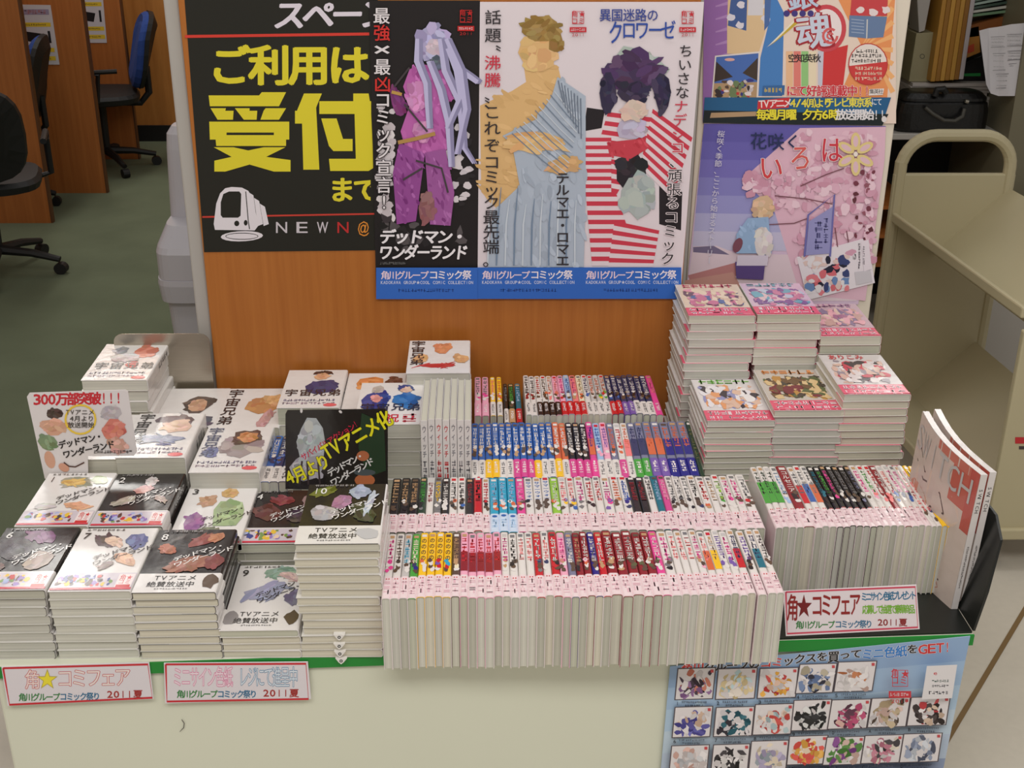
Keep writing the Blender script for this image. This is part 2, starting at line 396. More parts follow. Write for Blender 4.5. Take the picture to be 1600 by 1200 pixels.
def row_book(x, y, z, t, spec, label, group, h=.128, d=.182, tilt=0., lean=0.):
    """spec: (spine colour, title colour, lower art colour or None, band kind, title string or None)"""
    base, tcol, art, obi, title = spec
    root = book_root(label, group)
    root.rotation_mode = 'YXZ'
    ob = {'P': PINKOBI, 'W': C['w'], 'B': (205, 220, 240), 'R': C['r'], 'N': None}.get(obi, C.get(obi) if obi not in (None,) else None)
    page = random.choice(PAGE_T)
    cv, band = build_book(root, h, d, t, C[base] if random.random() < .45 else (222, 218, 212), C[base], ob, .058, page)
    pr = Print(spine_fn(h, d, t))
    oz = .62 if ob else .93
    if base in ('w', 'cr', 'lgy', 'p', 'lb'): pr.rect(.22, .03, .78, .075, random.choice([C['tan'], C['gy'], C['lgy'], C['r']]))
    else: pr.rect(.2, .03, .8, .07, random.choice([C['tan'], C['w'], C['br']]))
    if art:
        cols = art if isinstance(art, tuple) and isinstance(art[0], str) else (art,)
        if len(cols) == 2 and cols[0] == '##': pr.rect(.0, .27, 1, oz, C[cols[1]])
        elif len(cols) == 2 and cols[0] == '#': pr.rect(.06, oz-.3, .94, oz, C[cols[1]])
        elif len(cols) == 2 and cols[0] == '^': pr.rect(.0, .0, 1, .12, C[cols[1]])
        else:
            for k in range(4): pr.ell(random.uniform(.25, .75), oz-.03-.045*k, .3, .035, C[random.choice(cols+('br', 'w'))], 0, 8, .3)
    if title:
        n = len(title); step = min(.115, (oz-.25)/n)
        for i, ch in enumerate(title): pr.glyph(ch, .14, .09+i*step, .72, step*.95, C[tcol], 22, 0, 990+i*0 if False else None)
    else:
        pr.scrib(.2, .10, .6, oz-.24, random.choice((6, 7, 8)), C[tcol])
    pr.put('spine_print', M_GLOSS, cv)
    if band and obi in ('P', 'W', 'B'):
        pb = Print(spine_fn(h, d, t, .0009))
        if obi == 'P':
            pb.rect(.28, .715, .42, .73, C['r']); pb.rect(.58, .715, .72, .73, C['r'])
            pb.scrib(.15, .75, .7, .2, 3, (228, 186, 196))
        elif obi == 'B': pb.ell(.5, .73, .3, .02, C['b']); pb.scrib(.2, .78, .6, .15, 3, (170, 205, 240))
        else: pb.scrib(.25, .73, .5, .22, 6, C['gy'])
        pb.put('band_print', M_GLOSS, band)
    elif band:
        pb = Print(spine_fn(h, d, t, .0009)); pb.scrib(.25, .73, .5, .2, 5, (250, 240, 240)); pb.put('band_print', M_GLOSS, band)
    root.rotation_euler = (tilt, -math.pi/2+lean, 0)
    root.location = (x+t, y+d/2, z+h/2)
    if tilt: root.location.z += d/2*math.sin(tilt)
    return root
def row(specs, x0, x1, y, z, rowname, group, h=.128, d=.182, tilt=0., lean=0.):
    tot = sum(w_ for w_, _ in specs); k = (x1-x0)/tot; x = x0
    for i, (w_, sp) in enumerate(specs):
        t = w_*k
        if sp is None: x += t; continue
        lab = f"comic book with {NM[sp[0]]} spine, {ordn(1+sum(1 for q_ in specs[:i] if q_[1]))} from the left in {rowname}"
        row_book(x, y+random.uniform(-.0035, .003), z, t*.96, sp, lab, group, h, d, tilt, lean)
        x += t
def sp(b, t, a=None, o='P', s=None): return (b, t, a, o, s)
W = 13.4
ROW1 = [(W, sp('w', 'hp', ('hp', 'pu'))), (W, sp('w', 'br', ('k', 'br'))), (W, sp('lgy', 'cy', ('k', 'w'))), (W, sp('g', 'cr', ('nv', 'db')))] + \
 [(W, sp('y', 'br', (c, 'w', 'r'), 'P', 'のののの')) for c in ('o', 'g', 'pu', 'cy')] + [(W, sp('br', 'tan', ('tan', 'cr')))] + \
 [(W, sp('p', 'r', ('#', 'dr'), 'P')) for _ in range(5)] + [(13, sp('w', 'mg', ('tan',))), (13.6, sp('w', 'k', ('br', 'k')))] + [(W, sp('w', 'f')) for _ in range(2)] + \
 [(W, sp('r', 'w', ('nv', 'gy'))), (W, sp('w', 'f', ('b', 'nv'))), (W, sp('r', 'w', ('k', 'r'))), (W, sp('p', 'hp', ('tan', 'br'))), (12.6, sp('sl', 'w', ('p', 'br'))), (12.6, sp('dr', 'tan', ('br', 'k'))),
  (12.6, sp('dr', 'w', ('o', 'p'))), (12, sp('db', 'w', ('br',))), (13, sp('r', 'w', ('tan', 'r')))] + \
 [(w_, sp('dr', 'w', ('tan', 'ol', 'br'))) for w_ in (17, 16.5, 17, 14.5, 14.5)] + \
 [(14, sp('hp', 'w', ('br', 'ol'))), (16.5, sp('w', 'mg', ('gy', 'k')))] + [(12.8, sp('w', 'f')) for _ in range(3)] + \
 [(12.8, sp('w', 'hp', ('tan', 'p'))), (12.8, sp('w', 'f', ('#', 'o'))), (12.8, sp('w', 'tan', ('#', 'y'))), (12.8, sp('w', 'pu', ('br', 'pu'))), (12.8, sp('w', 'hp', ('pu', 'br'))),
  (13.5, sp('w', 'nv', ('#', 'r'))), (2.4, None), (14, sp('w', 'pu', ('pu', 'k'))), (2.2, None), (14, sp('w', 'nv', ('#', 'te'))), (12, sp('w', 'k', ('br',)))]
row(ROW1, -.142, .456, 0., T, 'the front row', 'comics in the front row, spines up')
ROW2 = [(16, sp('k', 'tan', ('br', 'k'))) for _ in range(3)] + [(13, sp('dg', 'g', ('gy', 'k'))), (13, sp('w', 'dr', ('^', 'lgy'))), (13, sp('gy', 'y', ('k', 'gy'))), (13, sp('k', 'w', ('w',))),
  (14, sp('w', 'k', ('o', 'k'))), (14, sp('w', 'k', ('b', 'k'))), (14, sp('k', 'dr')), (14, sp('r', 'k')), (13, sp('w', 'r', ('k',)))] + \
 [(15, sp('cy', 'lb', ('o', 'w'), 'B')) for _ in range(3)] + [(15, sp('hp', 'p', ('o', 'br')))] + \
 [(15, sp('w', 'b', ('br', 'k'), 'P', 'サマーウォー')) for _ in range(3)] + [(14.5, sp('lg', 'w', ('o', 'w'))), (14, sp('w', 'f', ('b', 'y'))), (14, sp('w', 'f', ('b', 'y'))), (17, sp('w', 'mg', ('k', 'gy'))), (15, sp('w', 'r', ('k', 'w'))),
  (14, sp('w', 'r')), (17, sp('w', 'mg', ('hp', 'pu'))), (15, sp('w', 'o', ('br', 'tan'))), (15, sp('w', 'b', ('nv', 'db'))), (14.5, sp('k', 'dr')), (14.5, sp('k', 'dr')), (13, sp('w', 'k')), (12.5, sp('te', 'lb')), (12.5, sp('mg', 'p'))] + \
 [(13, sp('w', 'gy', ('br', 'k'))) for _ in range(3)] + [(15, sp('w', 'k', ('b', 'nv'))), (15.5, sp('w', 'r', ('o', 'tan'))), (13, sp('w', 'tan')), (13.5, sp('w', 'lg', ('g', 'br'))), (15, sp('w', 'hp', ('p', 'hp'))), (15, sp('w', 'hp', ('p',))), (16, sp('w', 'gy', ('r', 'br')))]
row(ROW2, -.147, .468, .187, T, 'the second row', 'comics in the second row, spines up')
ROW3 = [(12.5, sp('b', 'w', ('tan',), o)) for o in ('W', 'W', 'y', 'y', 'W', 'W', 'mg', 'mg', 'mg', 'y', 'W', 'W')] + [(12.5, sp('o', 'w', ('br',), 'y')), (12.5, sp('o', 'w', ('br',), 'W'))] + \
 [(12.8, sp('k', 'w', ('gy', 'w'), 'mg')) for _ in range(3)] + [(12.5, sp('mg', 'db', ('#', 'o'), 'hp')), (13, sp('lb', 'b', ('p',), 'W')), (13, sp('p', 'pu', ('p',), 'W')), (13, sp('sl', 'o', ('o',), 'W')),
  (13, sp('w', 'r', ('o', 'b'), 'mg')), (13, sp('w', 'o', ('#', 'f'), 'W'))] + [(14.5, sp('sl', 'nv', ('#', 'nv'), 'g')) for _ in range(2)] + [(16, sp('sl', 'o', ('#', 'o'), 'pu')) for _ in range(2)] + \
 [(17, sp('sl', 'o', ('#', 'db'), 'db')) for _ in range(3)] + [(9, sp('dg', 'ol', None, 'N'))]
row(ROW3, -.010, .401, .373, T, 'the third row', 'comics in the third row, spines up', tilt=.10)
ROW4 = [(11.5, sp('w', 'k', ('dr', 'gy'), 'W')) for _ in range(2)] + [(12, sp('w', 'r', ('br',), 'k')), (12, sp('w', 'br', ('o',), 'k')), (12, sp('w', 'o', ('f',), 'k')), (12, sp('p', 'f', ('o',), 'k')),
  (12, sp('p', 'hp', ('r',), 'r')), (13, sp('lb', 'b', ('w',), 'r')), (13, sp('f', 'mg', ('tan',), 'r')), (12, sp('cr', 'tan', ('o',), 'r')), (12, sp('w', 'nv', ('nv', 'b'), 'W'))] + \
 [(12, sp('lgy', 'o', ('g', 'y', 'r'), 'W')) for _ in range(3)] + [(12, sp('nv', 'w', ('b', 'k'), 'r')) for _ in range(2)] + [(12, sp('nv', 'w', ('sl', 'b'), 'pu')) for _ in range(2)] + \
 [(13, sp('nv', 'w', ('k', 'gy'), 'W')) for _ in range(3)] + [(13, sp('hp', 'f', None, 'hp'))]
row(ROW4, .093, .352, .562, T+.029, 'the back row', 'comics in the back row, spines up', tilt=.0)
# the little group at the left end of the back row
for i, (px, t, spc, zz) in enumerate([(745, .0125, sp('p', 'gy', ('hp',), 'p'), .035), (757, .0125, sp('p', 'gy', ('hp',), 'p'), .035), (770, .010, sp('y', 'f', ('y',), 'W'), .035), (781, .0095, sp('y', 'o', ('o',), 'W'), .035), (792, .008, sp('k', 'gy', None, 'W'), .012), (800, .011, sp('dg', 'g', ('tan',), 'tan'), .02), (811, .011, sp('te', 'lb', None, 'r'), .004)]):
    xx = atZ(px, 640, T+.15).x
    row_book(xx-.004, .590, T+max(0, zz-.02), t, spc, f"{NM[spc[0]]} comic spine, {ordn(i+1)} in the short group left of the back row", 'short group at the left of the back row', .128, .17, .03)
# risers under the back row
R_ = thing('book_riser', 'low black riser hidden under the back row of comics', 'stand', (.22, .65, T))
MB().box((.090, .562, T), (.360, .75, T+.025)).put('platform', M_BLACK, R_, R_.location.copy())
MB().box((.090, .562, T+.025), (.360, .75, T+.0285)).put('platform_lining', M_BLACK, R_, R_.location.copy())

# right-hand block of taller comics
yb = atZ(1464, 931, T).y
hB = atY(1489, 821, yb).z-T
xB0 = atY(1212, 826, yb).x; xB1 = atY(1490, 821, yb).x
ROWB = [(12, ('w', 'dg', ('##', 'g'), 'P', None)) for _ in range(3)] + [(13, sp('w', 'lb', ('lb',))), (19, sp('dr', 'w', ('k', 'dr'), 'P', 'コルセニア'))] + [(12.5, sp('w', 'gy', ('#', c))) for c in ('r', 'b', 'o')] + \
 [(11.5, sp('k', c, (c, 'k'))) for c in ('te', 'g', 'hp', 'gy', 'gy', 'gy', 'sl')] + [(12.5, sp('w', 'hp', ('p',))), (12.5, sp('w', 'g', ('f', 'p'))), (12, sp('w', 'r', ('f', 'dr'))), (12, sp('dr', 'w', ('f',))), (12, sp('w', 'f', ('b',))),
  (12, sp('w', 'hp', ('nv',))), (10, sp('w', 'mg', ('nv', 'b'))), (9, sp('w', 'f', ('nv',), 'N')), (9, sp('w', 'f', ('nv',), 'N')), (9.5, sp('y', 'br', None, 'N')), (9.5, sp('y', 'k', None, 'N'))]
row(ROWB, xB0, xB1, yb, T+.004, 'the right-hand block', 'taller comics in the right-hand block', hB-.004, .208)
print('B', yb, hB, xB0, xB1)

# ------------------------------------------------------------------ lying stacks
def stack(xlp, xrp, yp, yf, n, desc, ctop, cspine, obi=None, obi_h=.052, art=None, topt=None, z0=T, d=.182, pages=None, jit=.003, bandart=None, under=None, w_=None, rz=0):
    A = atY(xlp, yp, yf); Bp = atY(xrp, yp, yf); w_ = w_ or min(.134, max(.118, Bp.x-A.x)); cx = (A.x+Bp.x)/2; zt = (A.z+Bp.z)/2
    t = (zt-z0)/n; proto = None
    for i in range(n):
        pos = 'lowest' if i == 0 else 'topmost' if i == n-1 else None
        if i == n-1: lab = f"shrink-wrapped comic on top of {desc}"
        elif i == 0: lab = f"lowest comic of {desc}"
        else: lab = f"{ordn(n-i)} book from the top of {desc}"
        loc = (cx+random.uniform(-jit, jit)*(i < n-1), yf+d/2+random.uniform(0, jit)*(i < n-1), z0+i*t)
        r = rz+random.uniform(-.015, .015)*(i < n-1)
        if i < n-1 and proto:
            o = proto.copy(); COL.objects.link(o); o['label'] = lab
            for ch in proto.children: c = ch.copy(); COL.objects.link(c); c.parent = o
            o.location = loc; o.rotation_euler = (0, 0, r)
            continue
        root = book_root(lab, f"comics piled in {desc}"); root.location = loc; root.rotation_euler = (0, 0, r)
        under_ct = under or ctop
        cv, ob = build_book(root, w_, d, t*.985, ctop if i == n-1 else under_ct, cspine, obi, obi_h, pages)
        s_ = Print(spine_fn(w_, d, t*.985)); s_.scrib(.25, .12, .5, .4, 5, (130, 130, 130) if sum(cspine) > 300 else (200, 200, 200)); s_.put('spine_print', M_GLOSS, cv)
        if i == n-1:
            if art:
                pr = Print(top_fn(w_, d, t*.985)); art(pr, 1-(obi_h/d if obi else 0)); pr.put('cover_art', M_GLOSS, cv)
            if ob and bandart:
                pr = Print(top_fn(w_, d, t*.985, .0011)); bandart(pr, 1-obi_h/d); pr.put('band_print', M_GLOSS, ob)
        else: proto = root
    return zt
SK = (222, 178, 140)
def clip01(x): return min(.99, max(.01, x))
def dm_art(num, dark, pal, masses):
    """blocky tilted title over soft colour masses; num top left"""
    def f(pr, bot):
        for (cx, cy, rx, ry, c, rot) in masses: pr.daub(cx, cy*bot, rx, ry*bot, c, rot, 16, .4)
        tc = (235, 232, 230) if dark else (35, 30, 30)
        pr.scrib(.08, .02, .5, .03, 8, (170, 165, 165) if dark else (120, 115, 110), False)
        pr.text(num, .07, .07, .13, tc, .15 if len(num) == 1 else .14, bold=15)
        pr.text('デッドマン・', .33, .60*bot+.02, .085, tc, .12, bold=22, slope=-.42, pitch=.095)
        pr.text('ワンダーランド', .36, .72*bot+.02, .085, tc, .12, bold=22, slope=-.42, pitch=.095)
    return f
def fair_band(pr, y0):        # crowd of colour with the red fair stamp
    pr.rect(.01, y0+.02, .99, .985, (205, 195, 205))
    pal = [(150, 120, 190), (200, 60, 60), (230, 190, 60), (60, 70, 140), (90, 60, 50), (235, 205, 175), (120, 150, 80), (60, 50, 60), (170, 180, 220)]
    pr.blobs(.02, y0+.03, .76, .95, pal, 46, .055)
    pr.rect(.78, y0+.04, .98, .95, (235, 222, 222))
    pr.text('角', .80, y0+.05, .09, C['r'], .08, bold=10); pr.star(.92, y0+.095, .04, C['r'])
    pr.text('コミ', .80, y0+.125, .07, C['r'], .08, bold=10); pr.rect(.795, y0+.2, .965, y0+.245, C['r'])
    pr.rect(.01, .955, .99, .985, (205, 50, 70))
def onair_band(figs=((.86, .1, (75, 55, 48)),)):
    def f(pr, y0):
        for cx, rx, c in figs: pr.ell(cx, y0+.13, rx, .1, c, .1, 12, .2)
        pr.text('TVアニメ', .2, y0+.03, .085, (40, 38, 40), .12, bold=8)
        pr.text('絶賛放送中', .14, y0+.125, .085, (40, 38, 40), .115, bold=8)
        pr.scrib(.25, y0+.225, .4, .018, 12, (120, 118, 120), False)
    return f
WH = (228, 224, 222); BK = (38, 33, 34)
def stack_dm(*a, **k): return stack(*a, **k)
# front row of lying piles
stack(-56, 70, 923, .035, 8, 'the front-left corner pile', BK, BK, WH, .052, dm_art('6', True, 0, [(.55, .2, .3, .16, (110, 60, 105), .3), (.3, .5, .28, .3, (60, 52, 60), .5), (.7, .75, .2, .25, (130, 105, 90), -.8), (.2, .9, .16, .1, (110, 85, 80), 0)]), bandart=fair_band, under=(200, 200, 190))
stack(74, 204, 924, .035, 8, 'the second pile from the left in the front', WH, WH, WH, .052, dm_art('7', False, 0, [(.42, .3, .24, .17, (96, 84, 86), .3), (.5, .32, .17, .11, (225, 196, 176), .4), (.8, .3, .17, .22, (120, 125, 165), .7), (.75, .72, .2, .13, (222, 180, 155), .5), (.55, .85, .12, .09, (130, 110, 105), -.5)]), bandart=fair_band, under=(205, 205, 195))
stack(205, 337, 926, .032, 9, 'the third front pile, topped by a black volume 8', BK, BK, WH, .052, dm_art('8', True, 0, [(.62, .25, .26, .14, (140, 70, 65), -.4), (.2, .45, .15, .13, (170, 95, 70), .4), (.78, .2, .13, .12, (185, 125, 95), -.5), (.55, .8, .35, .18, (150, 95, 75), -.2), (.85, .75, .14, .2, (120, 52, 50), 0)]), bandart=onair_band(((.88, .1, (90, 70, 55)),)), under=(150, 150, 148))
stack(342, 466, 985, .030, 4, 'the low fourth front pile topped by volume 9', WH, WH, WH, .055, dm_art('9', False, 0, [(.6, .16, .3, .15, (140, 165, 148), -.1), (.75, .28, .2, .1, (215, 185, 180), .3), (.45, .62, .36, .22, (160, 160, 185), -.3), (.85, .75, .14, .2, (120, 115, 140), .3)]), bandart=onair_band(((.88, .09, (90, 75, 60)), (.1, .09, (150, 145, 145)))))
stack(460, 594, 850, .030, 15, 'the tall fifth front pile beside the upright spines', BK, WH, (224, 221, 217), .052, dm_art('10', True, 0, [(.2, .2, .2, .14, (110, 115, 50), -.3), (.25, .7, .2, .22, (175, 172, 175), .2), (.66, .2, .15, .2, (160, 170, 190), .2), (.45, .45, .16, .2, (165, 120, 150), -.6), (.75, .7, .2, .22, (70, 75, 60), .8), (.8, .5, .05, .4, (185, 192, 205), .2)]), bandart=onair_band(((.83, .13, (190, 190, 192)),)), under=(190, 188, 180), jit=.004)
# three little ear-shaped paper slips out of the tall pile
for i, (px, py) in enumerate([(530, 992), (530, 1006), (531, 1018), (533, 1029)]):
    pr = Print(planeY(.0285)); pr.rect(0, 0, 0.01, 0.01, WH) if False else None
    t_ = thing('order_slip', f"white folded order slip poking out of the tall front pile, {ordn(i+1)} from the top", 'paper slip', atY(px, py+4, .026), 'order slips in the tall pile')
    L0 = t_.location.copy(); Pz = [atY(px-9, py, .026), atY(px+9, py, .026), atY(px+4, py+6, .026), atY(px, py+9, .026), atY(px-4, py+6, .026)]
    MB().prism(Pz, (0, .012, 0)).put('slip', M_PAPER, t_, L0, (235, 232, 228))
    q_ = Print(planeY(.026)); q_.ring(px, py+3.5, 2.6, 2.2, 1.1, (40, 40, 40)); q_.put('slip_mark', M_PAPER, t_, L0)
# second row of lying piles
stack(23, 136, 822, .222, 4, 'the leftmost pile behind the front corner', WH, WH, WH, .052, dm_art('1', False, 0, [(.5, .25, .32, .16, (165, 160, 140), .1), (.45, .27, .22, .11, (215, 175, 95), 0), (.8, .2, .16, .12, (160, 175, 130), .4), (.7, .9, .24, .1, (220, 165, 130), .2), (.25, .9, .18, .1, (205, 200, 198), 0)]), bandart=fair_band)
stack(139, 253, 823, .222, 5, 'the pile with the black volume 2 on top', BK, BK, WH, .052, dm_art('2', True, 0, [(.55, .22, .11, .16, (200, 192, 192), 0), (.5, .45, .16, .12, (190, 140, 135), -.2), (.3, .75, .22, .12, (175, 165, 155), -.4), (.8, .7, .16, .07, (170, 150, 140), .5)]), bandart=fair_band, under=(120, 115, 112))
stack(262, 377, 842, .225, 4, 'the pile with the white volume 3 on top', WH, WH, None, .052, dm_art('3', False, 0, [(.35, .32, .17, .13, (190, 150, 120), 0), (.62, .16, .14, .11, (205, 165, 110), 0), (.7, .55, .3, .3, (160, 180, 135), .3), (.25, .7, .18, .2, (150, 95, 150), -.3), (.5, .9, .2, .12, (110, 110, 90), 0)]))
stack(376, 478, 850, .225, 5, 'the pile with the dark volume 4 beside volume 10', BK, BK, WH, .052, dm_art('4', True, 0, [(.45, .28, .2, .16, (135, 65, 70), 0), (.3, .6, .26, .24, (95, 58, 56), .3), (.85, .3, .12, .2, (150, 125, 125), 0), (.75, .7, .2, .2, (70, 55, 65), 0)]), bandart=fair_band, under=(170, 168, 160), w_=.120)
# third row: white astronaut comics
NAVY = (38, 42, 78)
def sb_art(masses, side='l', tc=(45, 40, 45)):
    def f(pr, bot):
        for (cx, cy, rx, ry, c, rot) in masses: pr.daub(cx, cy*bot, rx, ry*bot, c, rot, 14, .4)
        if side == 'l':
            for i, ch in enumerate('宇宙兄弟'): pr.glyph(ch, .03, (.03+i*.23)*bot, .24, .22*bot, tc, 20)
        elif side == 'b':
            for i, ch in enumerate('宇宙兄弟'): pr.glyph(ch, .05+i*.235, .72*bot, .22, .25*bot, tc, 20)
    return f
def sb_band(pr, y0):
    pr.scrib(.06, y0+.05, .86, .055, 14, (130, 125, 150), False); pr.scrib(.06, y0+.13, .86, .05, 12, (170, 150, 165), False)
    pr.ell(.84, y0+.2, .11, .04, (225, 100, 105))
def sb_band2(pr, y0):
    pr.text('兄弟', .05, y0+.02, .12, (60, 60, 120), .13, bold=20); pr.text('ヒ!!', .05, y0+.15, .11, (60, 60, 120), .13, bold=20); pr.text('祝', .45, y0+.04, .2, C['r'], .22, bold=20); pr.scrib(.72, y0+.04, .2, .2, 4, C['r'])
WS = (225, 222, 220)
stack(179, 289, 715, .415, 3, 'the shiny white pile behind volume 2', WH, WS, WH, .048, sb_art([(.62, .3, .34, .3, (110, 90, 95), .2), (.65, .42, .26, .26, (215, 180, 160), 0), (.55, .8, .5, .12, (120, 130, 160), 0), (.6, .97, .14, .04, (45, 65, 130), 0)]), bandart=sb_band)
stack(294, 405, 738, .395, 3, 'the white pile with a grey suit and orange cover', WH, WS, WH, .052, sb_art([(.6, .6, .36, .4, (165, 155, 155), .2), (.63, .33, .26, .28, (95, 80, 75), 0), (.66, .33, .18, .2, (200, 140, 100), 0), (.2, .8, .14, .2, (120, 125, 165), .4)], 'l', (80, 85, 110)), bandart=sb_band)
stack(118, 182, 717, .42, 2, 'the small low pile behind the large white card', WH, WS, None, .05, lambda pr, b_: pr.blobs(.05, .05, .95, .95, [(170, 170, 200), (220, 180, 160), (150, 150, 180)], 14, .2), w_=.118)
stack(126, 230, 594, .625, 9, 'the back-left pile in front of the steel bookend', WH, WS, WH, .048, sb_art([(.3, .25, .16, .16, (150, 150, 155), 0), (.7, .3, .24, .3, (210, 125, 100), 0), (.62, .8, .12, .14, (200, 45, 60), 0), (.45, .55, .3, .2, (170, 165, 170), 0)], 'b', (60, 90, 100)), bandart=sb_band, jit=.006)
stack(228, 335, 668, .60, 3, 'the flat white pile right of the back-left pile', WH, WS, None, .05, sb_art([(.6, .42, .26, .28, (95, 75, 70), 0), (.6, .45, .17, .2, (205, 160, 130), 0), (.6, .85, .42, .2, (85, 80, 95), 0)], 'n'))
stack(331, 436, 668, .60, 3, 'the flat white pile left of the navy-jacket pile', WH, WS, None, .05, sb_art([(.65, .45, .3, .26, (190, 140, 95), -.2), (.8, .3, .16, .16, (215, 170, 120), 0), (.75, .8, .1, .3, (195, 150, 150), .2)]), )
stack(432, 530, 637, .612, 4, 'the white pile with a navy-jacket cover', WH, WS, WH, .048, sb_art([(.6, .12, .18, .1, (70, 50, 45), 0), (.58, .25, .15, .15, (215, 165, 130), 0), (.65, .65, .32, .3, (50, 58, 105), .1)], 'b'), bandart=sb_band)
stack(533, 629, 640, .625, 5, 'the pile behind the blue-jacket pile', WH, WS, None, .05, sb_art([(.4, .3, .28, .26, (215, 140, 80), 0), (.8, .25, .18, .18, (110, 70, 60), 0)], 'n'), d=.176, w_=.119)
stack(553, 657, 663, .445, 7, 'the pile with two blue jackets on its cover', WH, WS, WH, .05, sb_art([(.27, .6, .24, .4, (50, 70, 140), 0), (.27, .25, .12, .17, (190, 180, 170), 0), (.27, .55, .1, .16, (215, 150, 145), 0), (.75, .6, .24, .36, (45, 110, 175), 0), (.72, .2, .17, .13, (50, 70, 130), 0), (.72, .27, .11, .12, (220, 185, 165), 0)], 'b', (35, 35, 50)), bandart=sb_band2, w_=.119)
stack(634, 735, 583, .615, 9, 'the high pile behind the upright white books', WH, WS, WH, .03, sb_art([(.55, .3, .18, .25, (215, 140, 100), 0), (.5, .95, .4, .1, (195, 60, 55), 0), (.2, .7, .14, .2, (220, 170, 120), .5), (.85, .7, .14, .2, (220, 170, 120), -.5)], 'l'), d=.165, w_=.122)
# short run of navy spines between the helmet pile and the black card
x_ = atY(406, 745, .40).x
for i in range(3):
    row_book(x_+i*.0155, .402, T, .0150, ('nv' if i else 'b', 'w', ('b', 'nv'), 'W', None), f"navy-blue comic spine, {ordn(i+1)} of the three beside the black card", 'navy spines beside the black card', .105, .182)
# tall white books standing upright, spines to the front
x0 = atY(657, 655, .385).x; x1 = atY(737, 655, .385).x; zt = atY(700, 656, .385).z
for i in range(7):
    t = (x1-x0)/7*.93; xx = x0+(x1-x0)/7*i
    red = i in (2, 3); hh = zt-T+random.uniform(-.002, .002)
    root = thing('softcover_book', f"upright white softcover with {'red' if red else 'grey'} spine lettering, {ordn(i+1)} of the seven from the left", 'book', (xx+t/2, .385, T), 'seven upright white softcovers')
    L0 = root.location.copy(); y1 = .385+.176
    MB().box((xx+.001, .387, T+.001), (xx+t-.001, y1, T+hh-.002)).put('page_block', M_PLAIN, root, L0, (196, 194, 180))
    cm = MB(); cm.box((xx, .385, T), (xx+.0008, y1, T+hh)); cm.box((xx+t-.0008, .385, T), (xx+t, y1, T+hh)); cm.box((xx+.0008, .385, T), (xx+t-.0008, .3865, T+hh))
    cv = cm.put('cover', M_GLOSS, root, L0, (222, 218, 216))
    pr = Print(lambda u, v, l: Vector((xx+u*t, .385-.0004-l*EPS, T+hh-v*hh)))
    for j, ch in enumerate('ウィッチ'): pr.glyph(ch, .18, .04+j*.07, .64, .065, C['r'] if red else (120, 118, 125), 20)
    pr.scrib(.22, .34, .56, .22, 4, C['r'] if red else (120, 118, 125)); pr.scrib(.3, .66, .4, .07, 3, C['gy'])
    pr.put('spine_print', M_GLOSS, cv, L0)

# right-hand piles with pink bands
PK = (226, 90, 118)
def pink_art(tcol, title, pal, base):
    def f(pr, bot):
        pr.rect(.01, .01, .99, bot, base); pr.blobs(.03, .17*bot, .97, bot, pal, 120, .13, .4)
        if title: pr.text(title, .12, .02, .13, tcol, .14, bold=25)
        else: pr.scrib(.1, .03, .8, .1, 6, tcol, False)
    return f
def pink_band(pr, y0):
    pr.scrib(.05, y0+.03, .9, .08, 9, (240, 215, 222), False); pr.scrib(.05, y0+.14, .9, .09, 8, (240, 215, 222), False); pr.rect(.01, .96, .99, .99, PK)
MIX = [(150, 140, 165), (60, 50, 60), (225, 190, 170), (190, 120, 140), (90, 80, 110), (240, 225, 220), (170, 150, 120), (100, 60, 60)]
stack(1105, 1212, 657, .445, 16, 'the front-left pink-banded pile on the right', WH, WH, PK, .042, pink_art((110, 190, 50), 'れみぃぁみ'[:0], [(60, 50, 60), (225, 190, 170), (240, 235, 235), (150, 150, 195), (230, 160, 110), (235, 230, 235)], (222, 216, 216)), bandart=pink_band, jit=.004)
stack(1210, 1320, 641, .445, 16, 'the front-middle pink-banded pile on the right', WH, WH, PK, .042, pink_art((230, 140, 60), '', [(110, 80, 50), (190, 140, 70), (70, 60, 50), (220, 190, 140), (120, 40, 50), (90, 100, 60)], (200, 190, 180)), bandart=pink_band, jit=.004)
stack(1319, 1424, 616, .445, 17, 'the front-right pink-banded pile on the right', WH, WH, PK, .042, pink_art((200, 60, 70), 'ありこみ', [(60, 50, 55), (200, 60, 80), (225, 215, 215), (150, 140, 150), (215, 180, 165), (240, 235, 235)], (212, 205, 205)), bandart=pink_band, jit=.004)
stack(1076, 1181, 493, .632, 20, 'the tall back-left pink-banded pile on the right', WH, WH, PK, .042, pink_art((215, 80, 110), '', [(205, 120, 150), (225, 195, 170), (90, 110, 160), (230, 160, 180), (120, 90, 110), (235, 215, 190)], (225, 205, 185)), bandart=pink_band, jit=.005, d=.176)
stack(1183, 1284, 491, .632, 19, 'the tall back-middle pink-banded pile on the right', WH, WH, PK, .042, pink_art((120, 170, 185), '', [(205, 130, 160), (225, 195, 200), (110, 170, 190), (130, 90, 150), (190, 200, 220)], (215, 185, 205)), bandart=pink_band, jit=.005, d=.176)
stack(1286, 1374, 525, .632, 15, 'the lower back-right pink-banded pile on the right', WH, WH, PK, .042, pink_art((170, 120, 160), '', [(170, 110, 140), (225, 195, 180), (140, 120, 150), (230, 170, 180), (200, 160, 150)], (200, 170, 180)), bandart=pink_band, jit=.005, d=.176, w_=.118)

